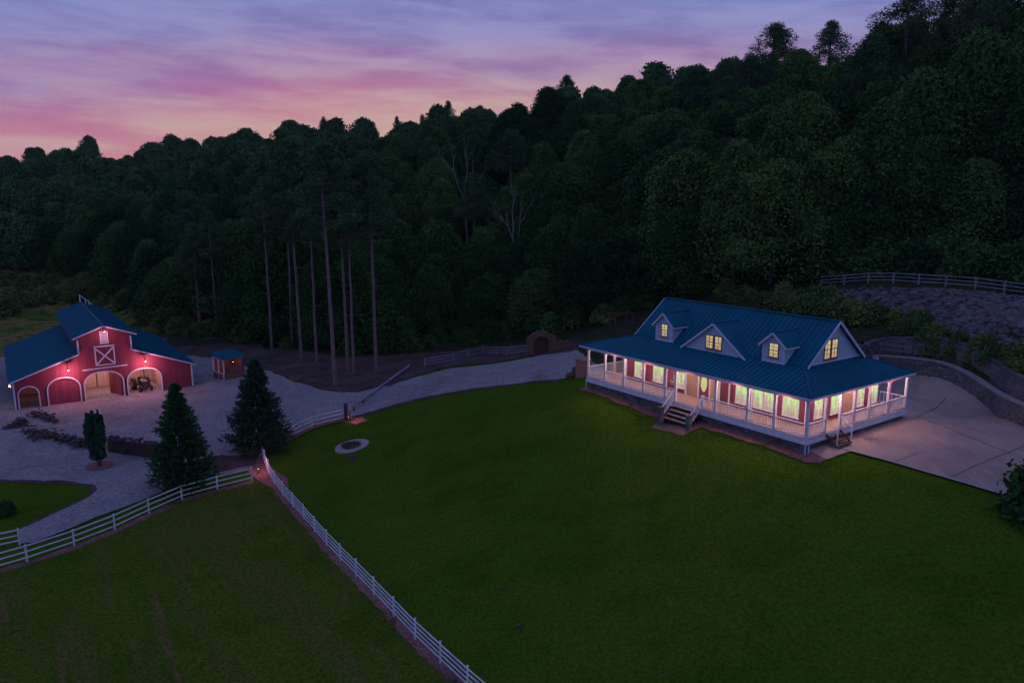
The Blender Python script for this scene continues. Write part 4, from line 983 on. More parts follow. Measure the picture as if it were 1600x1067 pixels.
# ------------------------------------------------------------------ stone arch gate at the drive's end
p = ground(846, 552)
ar = empty('stone_archway', p, .12, label='rough brown stone archway with dark wooden doors beside the drive', cat='archway')
b = MB(); hwid = 1.0; K_ = 20
ar.scale = (.88, .88, .88)
prof = lambda x: 3.35-.62*abs(x)**1.5*.55 if abs(x) < 2.1 else 1.9
def ao(x): return 1.55+math.sqrt(max(0, hwid**2-x*x))*.85 if abs(x) < hwid else 0
xa = sorted(set(np.linspace(-2.1, 4.2, 60)) | {-hwid+.001, hwid-.001, -hwid-.001, hwid+.001})
for x0, x1 in zip(xa[:-1], xa[1:]):
    if x1-x0 < .0021: continue
    rr = lambda x: prof(x)+.1*math.sin(x*9)+.07*math.sin(x*23) if x < 2.1 else 1.7+.12*math.sin(x*7)
    a0, a1 = ao(x0+1e-5), ao(x1-1e-5)
    b.hexa([(x0,-.3,a0-.4*(a0==0)),(x1,-.3,a1-.4*(a1==0)),(x1,.4,a1-.4*(a1==0)),(x0,.4,a0-.4*(a0==0)),(x0,-.3,rr(x0)),(x1,-.3,rr(x1)),(x1,.4,rr(x1)),(x0,.4,rr(x0))])
b.build('stone_surround', M_archstone, ar)
b = MB(); rg = random.Random(8)
for k in range(17):
    t = math.pi*k/16; b.blob((math.cos(t)*(hwid+.16), -.33, 1.55+math.sin(t)*(hwid+.16)*.9), .17, rg)
for z in (.2, .55, .9, 1.25):
    for s in (-1, 1): b.blob((s*(hwid+.16), -.33, z), .19, rg)
b.build('arch_ring', M_archstone, ar)
b = MB(); b.box(-.98, -.012, .1, .17, -.1, 1.6); b.box(.012, .98, .1, .17, -.1, 1.6); b.tube([(0, .13, 1.6), (0, .14, 1.6)], .01, 3)
for k in range(16):
    t0, t1 = math.pi*k/16, math.pi*(k+1)/16; b.face([(0,.1,1.6),(math.cos(t0)*.98,.1,1.6+math.sin(t0)*.83),(math.cos(t1)*.98,.1,1.6+math.sin(t1)*.83)])
b.build('arch_door', M_wood, ar)

# block beside left porch end: propane-tank sized masonry box
p = ground(907, 590)
e = empty('masonry_pier', (p[0], p[1], p[2]), YAW, label='pink rendered masonry pier beside the left end of the porch', cat='pier')
M_pier = mat('pink_render', (.34,.19,.18), .9, (.26,.14,.13), 2)
b = MB(); b.box(-.2, .9, -.55, .55, -.3, 1.75); b.build('pier_body', M_pier, e); b = MB(); b.box(-.27, .97, -.62, .62, 1.752, 1.85); b.build('pier_cap', M_pier, e)
# stones heaped beside it
e = None
rg = random.Random(21)
for k, (x, y) in enumerate([(898,588),(893,590),(889,591),(900,581)]):
    p = ground(x, y); b = MB(); b.blob((0, 0, .2), rg.uniform(.35, .5), rg, 2); o = b.build('boulder', M_dstone); o.location = p; tag(o, label='dark boulder at the lawn edge beside the pink pier', cat='boulder', group='boulders beside the pink pier')

# garden frame behind the house (arbor)
p = hpt(13.5, 24.5); p = np.array([*p, gz(*p)])
pp = ground(975, 521)
e = empty('timber_arbor', pp, .4, label='open timber arbor frame among dark trees left of the farmhouse roof', cat='arbor')
for x in (-1.2, 1.2):
    for y in (0, 1.4): b = MB(); b.box(x-.08, x+.08, y-.08, y+.08, -.3, 2.3); b.build('post', M_wood, e)
b = MB()
for y in (0, 1.4): b.box(-1.5, 1.5, y-.05, y+.05, 2.302, 2.42)
for k in range(5): b.box(-1.2+k*.6-.03, -1.2+k*.6+.03, -.3, 1.7, 2.422, 2.5)
b.build('top_beam', M_wood, e)

# utility pole in the field at left
p = ground(33, 482); b = MB(); hgt_ = 40/F_PX*math.hypot(p[0], p[1])
o = empty('utility_pole', p, label='dark wooden utility pole in the rough field at far left', cat='utility pole')
b.tube([(0, 0, -.3), (0, 0, hgt_+3)], [.2, .15], 8); b.build('pole', M_wood, o)
b = MB(); b.box(-.9, .9, -.06, .06, hgt_+2.2, hgt_+2.35); b.build('crossarm', M_wood, o)

# ------------------------------------------------------------------ stone and log piles, palisade in the barn yard
def rubble(name, path, n, h, w, label, seed, m=M_dstone):
    P = catmull([ground(x, y)[:2] for x, y in path], 10); rg = random.Random(seed); o0 = np.array([*P[0], gz(*P[0])]); b = MB()
    for k in range(n):
        q = P[rg.randrange(len(P))]+np.array([rg.gauss(0, w*.5), rg.gauss(0, w*.5)]); z = gz(*q)-o0[2]+rg.uniform(0, h)*max(0, 1-abs(rg.gauss(0, .35)))
        if rg.random() < .72: b.blob((q[0]-o0[0], q[1]-o0[1], z), rg.uniform(.14, .32), rg, sq=(1.2, .9, .7))
        else:
            a = rg.uniform(0, 3.14); l = rg.uniform(.4, 1.1); c = (q[0]-o0[0], q[1]-o0[1], z+.1)
            b.tube([(c[0]-math.cos(a)*l/2, c[1]-math.sin(a)*l/2, c[2]), (c[0]+math.cos(a)*l/2, c[1]+math.sin(a)*l/2, c[2]+rg.uniform(-.1, .2))], .07, 5)
    o = b.build(name, m); o.location = o0; tag(o, label=label, cat='stone heap', kind=None)
rubble('stone_heap', [(50,652),(62,650),(76,655),(83,662)], 70, .7, .6, 'small dark heap of stones and logs in front of the left barn bay', 31)
rubble('stone_heap', [(42,676),(60,684),(80,684),(96,687),(110,692),(128,698),(136,697)], 230, .75, .7, 'long dark border of stones and logs curving through the barn yard', 32)
rubble('stone_heap', [(24,668),(30,664),(38,668)], 45, .8, .6, 'dark stones piled at the corner by the left barn bay', 33)
pa = [ground(x, y) for x, y in [(171,706),(190,710),(215,713),(245,718)]]
e = empty('log_palisade', pa[0], label='dark vertical log retaining palisade behind the columnar shrub', cat='palisade')
P = catmull([q[:2] for q in pa], 10); S = [0]
for i in range(1, len(P)): S.append(S[-1]+np.linalg.norm(P[i]-P[i-1]))
n = int(S[-1]/.26); rg = random.Random(12); b = MB(); b2 = MB()
for k in range(n):
    q = [np.interp(k*.26, S, [p_[j] for p_ in P]) for j in (0, 1)]; z = gz(*q); h = 1.35+rg.uniform(-.12, .12)
    x, y, z = q[0]-pa[0][0], q[1]-pa[0][1], z-pa[0][2]; b.tube([(x, y, z-.2), (x+rg.uniform(-.03, .03), y, z+h)], .12, 7)
    for _ in range(2): b2.blob((x+rg.uniform(-.2, .2), y+.35+rg.uniform(-.2, .3), z+h-.02+rg.uniform(0, .15)), rg.uniform(.13, .24), rg, sq=(1.2, 1, .7))
b.build('log', M_wood, e); b2.build('top_stones', M_dstone, e)
bf = MB(); 
for i in range(len(P)-1):
    p_, q_ = P[i]-pa[0][:2], P[i+1]-pa[0][:2]; z0_, z1_ = gz(*P[i])-pa[0][2], gz(*P[i+1])-pa[0][2]
    bf.hexa([(p_[0],p_[1]+.15,z0_-.2),(q_[0],q_[1]+.15,z1_-.2),(q_[0],q_[1]+1.1,z1_-.2),(p_[0],p_[1]+1.1,z0_-.2),(p_[0],p_[1]+.15,z0_+1.25),(q_[0],q_[1]+.15,z1_+1.25),(q_[0],q_[1]+1.1,z1_+1.0),(p_[0],p_[1]+1.1,z0_+1.0)])
bf.build('earth_fill', M_leaflitter, e)

# ------------------------------------------------------------------ trees
def quads(c, size, rng, flat=0.0, aspect=1.0, normal=None):
    """many leaf faces at points c"""
    n = len(c); u = rng.normal(size=(n, 3)); 
    if normal is not None: u -= normal*(u*normal).sum(1)[:, None]*flat
    u /= np.linalg.norm(u, axis=1)[:, None]; w = rng.normal(size=(n, 3)); w -= u*(w*u).sum(1)[:, None]
    if normal is not None: w -= normal*(w*normal).sum(1)[:, None]*flat*.6
    w /= np.linalg.norm(w, axis=1)[:, None]; s = size*rng.uniform(.6, 1.35, (n, 1)); a, b = u*s*.5, w*s*.5*aspect
    V = np.stack([c-a-b*.3, c-a*.1-b, c+a+b*.2, c+a*.1+b], 1).reshape(-1, 3)
    return V, np.arange(len(V)).reshape(-1, 4)
def crown_broad(seed, R, Hc, nl, size, z0):
    rng = np.random.default_rng(seed); nb = int(rng.integers(34, 58))
    cs, rs = [], []
    for k in range(nb):
        t = rng.uniform(0, 1)**.8; rad = R*(1-.88*t**1.5)*rng.uniform(.40, .98) if k > 3 else R*.3*rng.uniform(0, 1); a = rng.uniform(0, 6.28)
        cs.append((math.cos(a)*rad, math.sin(a)*rad, z0+Hc*(.05+.86*t))); rs.append(R*(.12+.30*rng.random()**1.6))
    cs.append((0, 0, z0+Hc*.84)); rs.append(R*.24); cs = np.array(cs); rs = np.array(rs)
    i = rng.choice(len(cs), nl, p=rs**2/(rs**2).sum()); d = rng.normal(size=(nl, 3)); d /= np.linalg.norm(d, axis=1)[:, None]; d[:, 2] = np.where(d[:, 2] < -.35, -d[:, 2], d[:, 2])
    r = rs[i]*(1-np.abs(rng.normal(0, .16, nl)))*(1+.12*np.sin(d[:, 0]*7+i)*np.sin(d[:, 1]*6+i*2)+.08*rng.normal(size=nl))
    c = cs[i]+d*r[:, None]*[1, 1, .82]
    # a share of the leaves fills one uneven dome that ties the limbs together
    k = rng.random(nl) < .30; th = rng.uniform(0, 2*np.pi, nl); t = rng.random(nl)**.75; bump_ = 1+.20*np.sin(th*3+seed+t*3)+.13*np.sin(th*7+seed*2+t*9)+.12*rng.normal(size=nl)
    rr = R*.84*np.sqrt(np.clip(1-(1.06*t-.06)**1.7, 0.01, 1) if False else np.clip(1-np.abs(1.06*t-.06)**1.7, 0.01, 1))*bump_; dome = np.stack([np.cos(th)*rr, np.sin(th)*rr, z0+Hc*(.02+.93*t)+rng.normal(0, .25, nl)], 1)
    c = np.where(k[:, None], dome, c); c += rng.normal(0, .10, c.shape); o_ = rng.random(nl) < (.07 if size < .4 else 0); c[o_] += rng.normal(0, min(.22, R*.05), (int(o_.sum()), 3))
    V, F = quads(c, size, rng, .45, .8, d)
    return V, F, cs
def trunk_mesh(name, h, r, limbs, seed, m, bend=.3):
    rg = random.Random(seed); b = MB(); pts = [(rg.uniform(-1, 1)*bend*k/6, rg.uniform(-1, 1)*bend*k/6, h*k/6-.4*(k == 0)) for k in range(7)]
    b.tube(pts, [r*(1.25 if k == 0 else 1)*(1-.75*k/6) for k in range(7)], 8)
    for c in limbs:
        z0 = max(h*.3, c[2]-rg.uniform(1.5, 3)); z0 = min(z0, h*.95); t = z0/h*6; k = min(int(t), 5); q = Vector(pts[k]).lerp(Vector(pts[k+1]), t-k)
        mid = q.lerp(Vector(c), .5)+Vector((0, 0, -.4)); b.tube([q, mid, Vector(c)], [r*.35, r*.22, r*.07], 5)
    o = b.build(name, m); me = o.data; bpy.data.objects.remove(o); return me
TREES = {}
def broad_variant(k, R, Hc, z0, nl, size, m=M_leaf):
    V, F, cs = crown_broad(100+k, R, Hc, nl, size, z0)
    return (np_mesh('crown', V, F, [m]), trunk_mesh('trunk', z0+Hc*.75, .28, cs[::3], k, M_bark))
BV = [broad_variant(0, 4.9, 11.5, .5, 22000, .31), broad_variant(1, 5.6, 11.0, .4, 25000, .32), broad_variant(2, 4.4, 13.0, .5, 22000, .30), broad_variant(3, 5.4, 12.5, .4, 26000, .32), broad_variant(4, 4.0, 10.5, .4, 18000, .30), broad_variant(5, 6.3, 13.0, .4, 30000, .33)]
def add_tree(name, loc, meshes, scale, rz, label, cat, group=None, sx=1.0):
    e = empty(name, loc, rz, label=label, cat=cat, group=group); e.scale = (scale*sx, scale*sx*(.88+.24*((rz*7.3) % 1)), scale*(.84+.36*((rz*3.7) % 1)) if cat == 'tree' else scale)
    for nm, me in zip(('crown', 'trunk'), meshes):
        if me is None: continue
        o = bpy.data.objects.new(nm, me); COL.objects.link(o); o.parent = e
    return e

def crown_pine(seed, R, z0, z1, nb, nl, size, flat=.45, top=True):
    """open pine crown: needle tufts in flat pads at the ends of limbs"""
    rng = np.random.default_rng(seed); cs, rs = [], []
    for k in range(nb):
        t = k/(nb-1); a = k*2.4+rng.uniform(-.4, .4); prof = math.sin(math.pi*min(1, .30+.70*t))**.7 if top else 1
        rad = R*prof*rng.uniform(.45, 1.0)*(1-.3*t); cs.append((math.cos(a)*rad, math.sin(a)*rad, z0+(z1-z0)*t+rng.uniform(-.4, .4))); rs.append(R*rng.uniform(.22, .36))
        if rng.random() < .6: cs.append((math.cos(a)*rad*.5, math.sin(a)*rad*.5, z0+(z1-z0)*t+rng.uniform(-.2, .5))); rs.append(R*rng.uniform(.16, .26))
    cs.append((0, 0, z1)); rs.append(R*.25); cs, rs = np.array(cs), np.array(rs)
    i = rng.choice(len(cs), nl, p=rs**2/(rs**2).sum()); d = rng.normal(size=(nl, 3)); d /= np.linalg.norm(d, axis=1)[:, None]
    c = cs[i]+d*(rs[i]*rng.uniform(.25, 1.05, nl)**.6)[:, None]*[1, 1, flat]; V, F = quads(c, size, rng, .2, .45, d); return V, F, cs
def pine_variant(k, H, zc, R, nb, nl, size=.42, r=.27, m=M_pine, flat=.5):
    V, F, cs = crown_pine(200+k, R, zc, H-.8, nb, nl, size, flat)
    rg = random.Random(k); b = MB(); lx, ly = rg.uniform(-.6, .6), rg.uniform(-.4, .4); pts = [(lx*(j/8)**1.5+rg.uniform(-.05, .05), ly*j/8+rg.uniform(-.05, .05), H*.97*j/8-.4*(j == 0)) for j in range(9)]
    b.tube(pts, [r*(1.2 if j == 0 else 1)*(1-.7*(j/8)**1.3) for j in range(9)], 8)
    for c in cs:
        z = min(c[2]-.6, H*.95); t = max(z, 1)/(H*.97)*8; j = min(int(t), 7); q = Vector(pts[j]).lerp(Vector(pts[j+1]), t-j); b.tube([q, q.lerp(Vector(c), .55)+Vector((0,0,-.1)), Vector(c)], [.06, .045, .02], 4)
    for j in range(5):
        z = zc*rg.uniform(.45, .95); t = z/(H*.97)*8; jj = min(int(t), 7); q = Vector(pts[jj]).lerp(Vector(pts[jj+1]), t-jj); a = rg.uniform(0, 6.28); b.tube([q, q+Vector((math.cos(a), math.sin(a), .1))*rg.uniform(.5, 1.6)], [.05, .02], 4)
    o = b.build('trunk', M_bark_pine); me = o.data; bpy.data.objects.remove(o)
    return np_mesh('crown', V, F, [m]), me
# tall grove pines left of centre: base pixel, top pixel
PV = [pine_variant(0, 30, 19, 5.2, 22, 7600, .36, .21), pine_variant(1, 28, 17.5, 4.8, 20, 6600, .36, .19), pine_variant(2, 31, 20, 5.6, 23, 8400, .36, .26)]
GP = [(425,546,'leftmost tall slender pine with bare trunk at the grove edge',1,.80),(457,541,'thin pine trunk second from left in the tall grove',1,.70),(471,560,'third tall pine from left, close beside a thinner trunk',0,.82),(495,566,'thin straight pine between two thicker ones in the tall grove',1,.74),
      (524,602,'nearest and thickest tall pine of the grove, rooted at the gravel edge',2,1.0),(544,578,'tall pine just right of the nearest thick trunk',0,.80),(553,581,'tall pine standing close beside its twin in the grove',1,.86),(588,579,'rightmost tall pine of the bare trunk grove',2,.88),
      (340,520,'thin dim trunk left of the pine grove behind the small hut',1,.62),(305,505,'slim dim tree trunk behind the barn',1,.55)]
for x, y, lab, v, s in GP:
    p = ground(x, y); top = 218+(x*7 % 40) if x > 400 else 330; sc = (y-top)/F_PX*math.hypot(p[0], p[1])/30
    add_tree('pine_tree', p, PV[v], sc, x*1.3, lab, 'pine tree', 'tall slender pines at the forest edge', sx=1.0)
# pines on the skyline: trunk x, base y (hidden), top y
SK = [(886,118,235,1.5,'lone round topped pine standing above the ridge at centre'),(1214,38,214,2.0,'dense bushy pine on the skyline, left of a similar one'),(1300,33,212,1.8,'dense bushy pine on the skyline right of centre'),
      (1425,-8,140,1.55,'large spreading pine with visible trunk near upper right'),(1492,-14,143,1.2,'tall pine with flat crown between two bare trunks at upper right'),(1530,-10,136,1.2,'tall pine with long bare trunk nearest the upper right corner'),
      (700,158,262,1.0,'pointed pine rising above the ridge left of centre'),(505,184,285,.7,'small crown showing above the ridge in the left half'),(620,182,285,.7,'small round crown on the ridge between two taller ones'),(660,180,280,.6,'thin crown on the ridge just left of the pointed pine'),
      (750,165,265,1.2,'open crowned tree on the ridge right of the pointed pine')]
SV = [pine_variant(5, 20, 10, 4.0, 30, 9000, .34, .3, flat=.85), pine_variant(6, 20, 11, 4.6, 34, 10000, .34, .32, flat=.9), pine_variant(7, 26, 17, 4.8, 26, 7500, .34, .34, flat=.7)]
for i, (x, y, d, rs, lab) in enumerate(SK):
    p = atd(x, y, d); z = gz(p[0], p[1]); H = p[2]-z; v = 2 if x in (1425, 1492, 1530) else i % 2; Hm = 26 if v == 2 else 20
    e = add_tree('skyline_pine', (p[0], p[1], z), SV[v], H/Hm, i*1.7, lab, 'pine tree', 'pines standing above the skyline'); s = H/Hm; k = rs*(1.0 if v == 2 else .9); e.scale = (k if v < 2 else k*.9, k if v < 2 else k*.9, s)

# conifers in the barn yard
def conifer_mesh(seed, H, R, nw, nbr, per, size, up=.25, p=1.0):
    rng = np.random.default_rng(seed); C_, D_ = [], []
    for w in range(nw):
        t = (w+rng.uniform(-.3, .3))/nw; t = min(max(t, 0), .995); z = H*(.045+.955*t); rr = R*(1-t)**p*(1 if t > .07 else .8+t*2.8)+.05
        for k in range(max(4, int(nbr*(1-.5*t)))):
            a = rng.uniform(0, 6.283); L = rr*rng.uniform(.55, 1.18); s = rng.uniform(.25, 1, per)**.7; w_ = rng.normal(0, .07, (per, 3))*(.6+L*.5)
            x = np.cos(a)*L*s; y = np.sin(a)*L*s; zz_ = z+L*up*(s**1.6)*rng.uniform(.4, 1.6)-L*.12*s
            C_.append(np.stack([x, y, zz_], 1)+w_); D_.append(np.tile([math.cos(a), math.sin(a), .5], (per, 1)))
    c = np.concatenate(C_); d = np.concatenate(D_); d /= np.linalg.norm(d, axis=1)[:, None]; n = len(c)
    u = d+rng.normal(0, .35, (n, 3)); u /= np.linalg.norm(u, axis=1)[:, None]; w = np.cross(u, rng.normal(size=(n, 3))); w /= np.linalg.norm(w, axis=1)[:, None]
    s = size*rng.uniform(.6, 1.4, (n, 1)); V = np.stack([c-u*s*.6, c-w*s*.26, c+u*s*.8, c+w*s*.26], 1).reshape(-1, 3)
    return np_mesh('crown', V, np.arange(len(V)).reshape(-1, 4), [M_needle])
def conifer(x, yb, yt, wpx, seed, label, nw=44, lean=0):
    p = ground(x, yb); d = p[1]*cP-(p[2]-CAM_H)*sP; H = (yb-yt)/F_PX*d/math.cos(.15); R = wpx/2/F_PX*d
    me = conifer_mesh(seed, H, R*1.02, nw, 18, 30, .26, p=.82)
    b = MB(); b.tube([(0,0,-.3),(0,0,H*.95)], [.2,.03], 8); t = b.build('trunk', M_bark); tm = t.data; bpy.data.objects.remove(t)
    return add_tree('conifer_tree', p, (me, tm), 1, 0, label, 'conifer')
conifer(287, 764, 596, 104, 1, 'dense conical conifer at left, between palisade and white fence')
conifer(406, 706, 559, 104, 2, 'dense conical conifer at the bend where two white fences meet')
# columnar shrub
p = ground(156, 729); d = p[1]; H = 93/F_PX*d; R = 17/F_PX*d
rng = np.random.default_rng(9); n = 9000; cl = []
for k in range(26):
    a = rng.uniform(0, 6.28); r = R*rng.uniform(.15, .95)**.7; ht = H*(1.06-.24*(r/R)*rng.uniform(.2, 1.6)-.10*rng.random()); q = 360; s = rng.uniform(0, 1, q)
    zz_ = .15*H+s*(ht-.15*H); prof = np.interp(zz_/H, [0, .15, .5, .75, .92, 1.05], [.2, .35, .85, 1.0, .95, .75]); wj = .05+.13*(1-s)
    cl.append(np.stack([np.cos(a)*r*prof+rng.normal(0, 1, q)*wj, np.sin(a)*r*prof+rng.normal(0, 1, q)*wj, zz_], 1))
c = np.concatenate(cl); u = np.tile([0, 0, 1.], (len(c), 1))+rng.normal(0, .35, (len(c), 3)); u /= np.linalg.norm(u, axis=1)[:, None]; w = np.cross(u, rng.normal(size=(len(c), 3))); w /= np.linalg.norm(w, axis=1)[:, None]; s = .24*rng.uniform(.6, 1.4, (len(c), 1))
V2 = np.stack([c-u*s*.6, c-w*s*.28, c+u*s*.8, c+w*s*.28], 1).reshape(-1, 3)
b = MB()
for k in range(7):
    a = k*.9; b.tube([(math.cos(a)*.08, math.sin(a)*.08, -.2), (math.cos(a)*R*.4, math.sin(a)*R*.4, H*.55)], [.05, .02], 5)
t = b.build('trunk', M_bark); tm = t.data; bpy.data.objects.remove(t)
add_tree('columnar_shrub', p, (np_mesh('crown', V2, np.arange(len(V2)).reshape(-1, 4), [M_needle]), tm), 1, 0, 'vase shaped columnar evergreen shrub standing in the barn yard gravel', 'shrub')
sheet('dirt_or_glow_patch', [p[:2]+np.array([math.cos(t)*1.25, math.sin(t)*1.1]) for t in np.linspace(0, 6.28, 14)[:-1]], M_dirt, .12, jitter=.15, seed=22)

# dead pale trees in the woodland
def dead_tree(xb, yb, yt, d, seed, label):
    p = ground(xb, yb); d = math.hypot(p[0], p[1]); H = (yb-yt)/F_PX*d*.78; z = p[2]; rg = random.Random(seed)
    e = empty('dead_tree', (p[0], p[1], z), label=label, cat='dead tree'); b = MB()
    f = H*.55; b.tube([(.4, 0, -.3), (.2, 0, f*.4), (0, 0, f*.7), (-.3, 0, f)], [.26, .22, .17, .13], 7); b.build('trunk', M_deadwood, e)
    b = MB()
    def grow(q, dr, L, r, dep):
        q2 = q+dr*L*.5+Vector((rg.uniform(-.2, .2), rg.uniform(-.2, .2), 0)); q3 = q2+(dr+Vector((rg.uniform(-.3, .3), rg.uniform(-.2, .2), .15))).normalized()*L*.5
        b.tube([q, q2, q3], [r, r*.8, r*.55], 5)
        if dep: 
            for _ in range(2): grow(q3 if rg.random() < .7 else q2, (dr+Vector((rg.uniform(-.7, .7), rg.uniform(-.4, .4), rg.uniform(0, .5)))).normalized(), L*.62, r*.5, dep-1)
    for dx in (-.42, .1, .38): grow(Vector((-.3, 0, f-(.0 if dx != .38 else H*.12))), Vector((dx, rg.uniform(-.1, .1), 1)).normalized(), H*.30, .10, 3)
    b.build('limbs', M_deadwood, e)
dead_tree(728, 395, 205, 128, 3, 'pale bare dead tree with forked limbs in the upper woodland')
dead_tree(804, 455, 268, 112, 5, 'pale leaning dead tree lower down and right of the other dead one')
DEAD = [ground(728, 395)[:2], ground(804, 455)[:2]]

# bushes
def bush_mesh(seed, R, H, nl, size, m):
    V, F, cs = crown_broad(seed, R, H, nl, size, -.25); return np_mesh('foliage', V, F, [m])
SB = [bush_mesh(300+k, 1.1, 1.5, 2600, .20, M_shrub) for k in range(3)]; SBF = [bush_mesh(310+k, 2.4, 3.0, 4200, .36, M_shrub) for k in range(3)]
SBD = [bush_mesh(320+k, 1.3, 1.8, 3000, .22, M_leaf) for k in range(2)]
def bush(x, y, me, s, label, group=None, p=None):
    if p is None: p = ground(x, y)
    o = bpy.data.objects.new('bush', me); COL.objects.link(o); o.location = p; o.scale = (s, s, s*.95); o.rotation_euler = (0, 0, x*.7+y); tag(o, label=label, cat='bush', group=group)
rg = random.Random(77)
for k, (x, y) in enumerate([(1460,548),(1490,555),(1520,560),(1550,566),(1580,574),(1600,582),(1500,538),(1530,545),(1565,556),(1600,562),(1445,532),(1430,520),(1415,508),(1440,508),(1425,498),(1462,530),(1398,500),(1380,500),(1470,540),(1545,540),(1610,570),(1585,560),(1415,520),(1400,515)]):
    bush(x, y, SB[k % 3], rg.uniform(.55, 1.05), 'low leafy bush in the strip between the upper wall and the rocks', 'bushes between retaining wall and rock slope')
for k, (x, y) in enumerate([(1150,470),(1175,468),(1195,474),(1220,478),(1240,484),(1262,486),(1285,488),(1305,494),(1320,500),(1345,505),(1362,502),(1275,474),(1250,470),(1225,464),(1165,462),(1135,460),(1335,494),(1310,482),(1295,470)]):
    bush(x, y, SB[(k+1) % 3], rg.uniform(.9, 1.5), 'green bush just behind the farmhouse roof ridge', 'bushes behind the farmhouse')
for k, (x, y) in enumerate([(65,452),(88,446),(110,450),(132,452),(150,462),(175,470),(200,480),(40,450),(15,446),(225,492),(95,462),(120,470),(70,470),(20,472),(45,476),(8,490),(150,485)]):
    bush(x, y, SBF[k % 3], rg.uniform(.7, 1.25), 'light green bush in the rough field behind the barn', 'bushes in the field behind the barn')
for k in range(52):
    x = rg.uniform(240, 1010); y = np.interp(x, ex, ey)+rg.uniform(-9, 6)
    bush(x, y, SBF[k % 3] if k % 2 else SBD[0], rg.uniform(.5, 1.1) if k % 2 else rg.uniform(1, 1.8), 'undergrowth bush at the foot of the forest behind the drive', 'undergrowth along the forest edge')
for k in range(34):
    x = rg.uniform(1262, 1650); y = np.interp(x, [1262, 1300, 1400, 1500, 1600, 1650], [446, 437, 432, 435, 448, 458])+rg.uniform(-12, 0)
    bush(x, y, SBD[k % 2], rg.uniform(1.3, 2.6), 'dark undergrowth bush just beyond the fence above the rock slope', 'undergrowth above the rock slope')
bush(10, 803, SBD[1], .62, 'dark round bush on the small lawn at the left edge')
for k, (x, y, s) in enumerate([(1626,806,1.6),(1640,766,1.35)]):
    bush(x, y, SBD[k], s, ['large dark leafy bush at the right edge beside the driveway', 'dark bush behind the large one at the right edge of the driveway'][k])
for k, (x, y) in enumerate([(528,604),(572,608),(622,586),(498,598)]):
    p = ground(x, y); b = MB(); a = k*1.3; q = Vector((0, 0, .14)); pts = [q]
    for j in range(4): q = q+Vector((math.cos(a)*.55, math.sin(a)*.4, .05*(-1)**j)); a += rg.uniform(-.5, .5); pts.append(q)
    b.tube(pts, [.10, .09, .07, .05, .03], 6); b.tube([pts[2], pts[2]+Vector((.3, .5, .25))], [.05, .02], 5)
    o = b.build('fallen_branch', M_bark); o.location = p; tag(o, label='dark fallen branch lying on the leaf litter below the pine grove', cat='branch', group='fallen branches below the pine grove')
# small marker stub on the lawn
p = ground(810, 984); b = MB(); b.tube([(0,0,-.1),(0,0,.28)], [.09,.07], 8); b.tube([(0,0,.28),(0,0,.34)], [.11,.08], 8); o = b.build('lawn_stub', M_dstone); o.location = p; tag(o, label='small dark stub standing alone in the big lawn', cat='stub')

# the wood: every nearer tree on its own
rg = random.Random(42); pts_, cand = [], []
def visible_px(x, y, z):
    d = y*cP-(z-CAM_H)*sP; return (800+F_PX*x/d, 533.5-F_PX*(y*sP+(z-CAM_H)*cP)/d) if d > 5 else (-999, 9999)
tries = np.array([(rg.uniform(-330, 260), rg.uniform(75, 520)) for _ in range(60000)]); tzz = tz(tries)
grid = {}
rdx = [r[0] for r in ridge]; rdd = [r[2] for r in ridge]
for (x, y), z in zip(tries, tzz):
    X_, Y_ = visible_px(x, y, z)
    if X_ < -90 or X_ > 1690: continue
    if Y_ > np.interp(X_, ex, ey)-4: continue
    dist = math.hypot(x, y)
    if dist > np.interp(X_, rdx, rdd)+22: continue
    if 1270 < X_ < 1700 and dist < 96: continue
    if X_ < 230 and dist < 165: continue
    sp_ = 5.2 if dist < 130 else 6.2 if dist < 180 else 7.4 if dist < 280 else 9.5
    c = (int(x//10), int(y//10)); ok = True
    for i in (-1, 0, 1):
        for j in (-1, 0, 1):
            for q in grid.get((c[0]+i, c[1]+j), ()):
                if (q[0]-x)**2+(q[1]-y)**2 < sp_**2: ok = False
    if min((x-q[0])**2+(y-q[1])**2 for q in DEAD) < 14: ok = False
    if ok: grid.setdefault(c, []).append((x, y)); cand.append((dist, x, y, z, X_, Y_))
cand.sort()
print('forest trees', len(cand))
def zone(X_, dist, Y_):
    if dist > 175: a = 'high up near the skyline'
    elif dist > 130: a = 'in the middle of the wooded slope'
    else: a = 'in the front row of the woodland'
    s = 'behind the barn' if X_ < 330 else 'behind the pine grove' if X_ < 640 else 'above the stone archway' if X_ < 950 else 'above the farmhouse' if X_ < 1270 else 'above the rock slope'
    return a, s
far = []
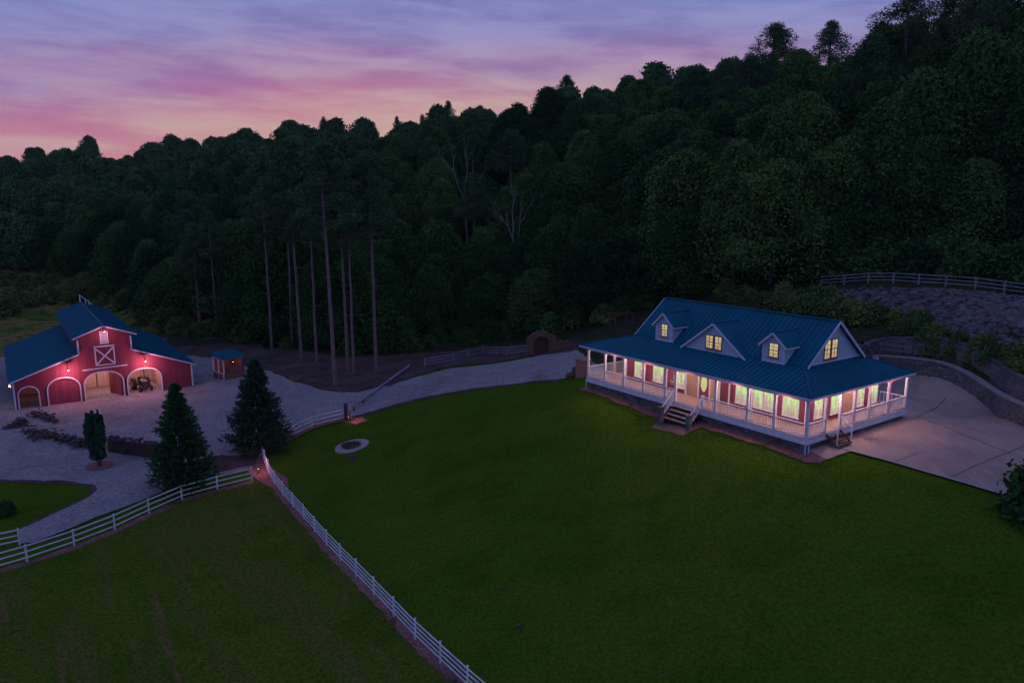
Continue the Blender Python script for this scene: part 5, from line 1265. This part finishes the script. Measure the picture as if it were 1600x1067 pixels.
for i, (dist, x, y, z, X_, Y_) in enumerate(cand):
    v = rg.choice((0,1,2,3,4,5,1,5)); s = rg.uniform(.8, 1.3)
    if i < 292 and rg.random() < .10 and dist > 105:
        a, s_ = zone(X_, dist, Y_); k = rg.uniform(.72, .95)
        add_tree('pine_tree', (x, y, z-.2), SV[rg.randrange(2)], k, rg.uniform(0, 6.28), 'open crowned forest pine %s, %s' % (a, s_), 'pine tree', 'pines in the wood %s %s' % (a, s_), sx=rg.uniform(1.1, 1.4)); continue
    if i < 292:
        a, s_ = zone(X_, dist, Y_)
        look = ('wide', 'wide', 'tall narrow', 'big', 'small', 'broad')[v]
        add_tree('broadleaf_tree', (x, y, z-.2), BV[v], s, rg.uniform(0, 6.28), '%s leafy forest tree %s, %s' % (look, a, s_), 'tree', '%s forest trees %s %s' % (look, a, s_), sx=rg.uniform(.9, 1.15))
    else: far.append((x, y, z-.3, v, s))
# the rest of the wood, far off, as one mass
FV = [broad_variant(20+k, 5.2, 11.8, .8, 9000, .52, M_leaf_far)[0] for k in range(3)]
if far:
    hv = [m for m in FV]; tot_v, tot_f, off = [], [], 0
    arr = []
    for m in hv:
        a = np.empty(len(m.vertices)*3, np.float32); m.vertices.foreach_get('co', a); arr.append(a.reshape(-1, 3))
    for x, y, z, v, s in far:
        a = arr[v % 3]; t = rg.uniform(0, 6.28); ct, stt = math.cos(t)*s, math.sin(t)*s
        kx = rg.uniform(.85, 1.35); w = np.stack([(a[:, 0]*ct-a[:, 1]*stt)*kx+x, (a[:, 0]*stt+a[:, 1]*ct)/kx**.5+y, a[:, 2]*s*rg.uniform(.72, 1.3)+z], 1); tot_v.append(w)
    Vf = np.concatenate(tot_v); Ff = np.arange(len(Vf)).reshape(-1, 4)
    o = bpy.data.objects.new('distant_forest', np_mesh('distant_forest', Vf, Ff, [M_leaf_far])); COL.objects.link(o); tag(o, label='mass of dark woodland covering the far ridge', cat='forest', kind='stuff')
    print('far trees', len(far))

# ------------------------------------------------------------------ dusk haze
HAZE = 0.00007
if HAZE:
    b = MB(); b.box(-880, 880, -140, 1080, -60, 140); o = b.build('haze', []); tag(o, kind='stuff', label='thin evening haze over the valley')
    m = bpy.data.materials.new('haze'); m.use_nodes = True; t = m.node_tree; t.nodes.remove(t.nodes['Principled BSDF'])
    v = t.nodes.new('ShaderNodeVolumePrincipled'); v.inputs['Color'].default_value = (.72,.86,.90,1); v.inputs['Density'].default_value = HAZE; v.inputs['Anisotropy'].default_value = .1
    t.links.new(v.outputs[0], t.nodes['Material Output'].inputs['Volume']); o.data.materials.append(m)
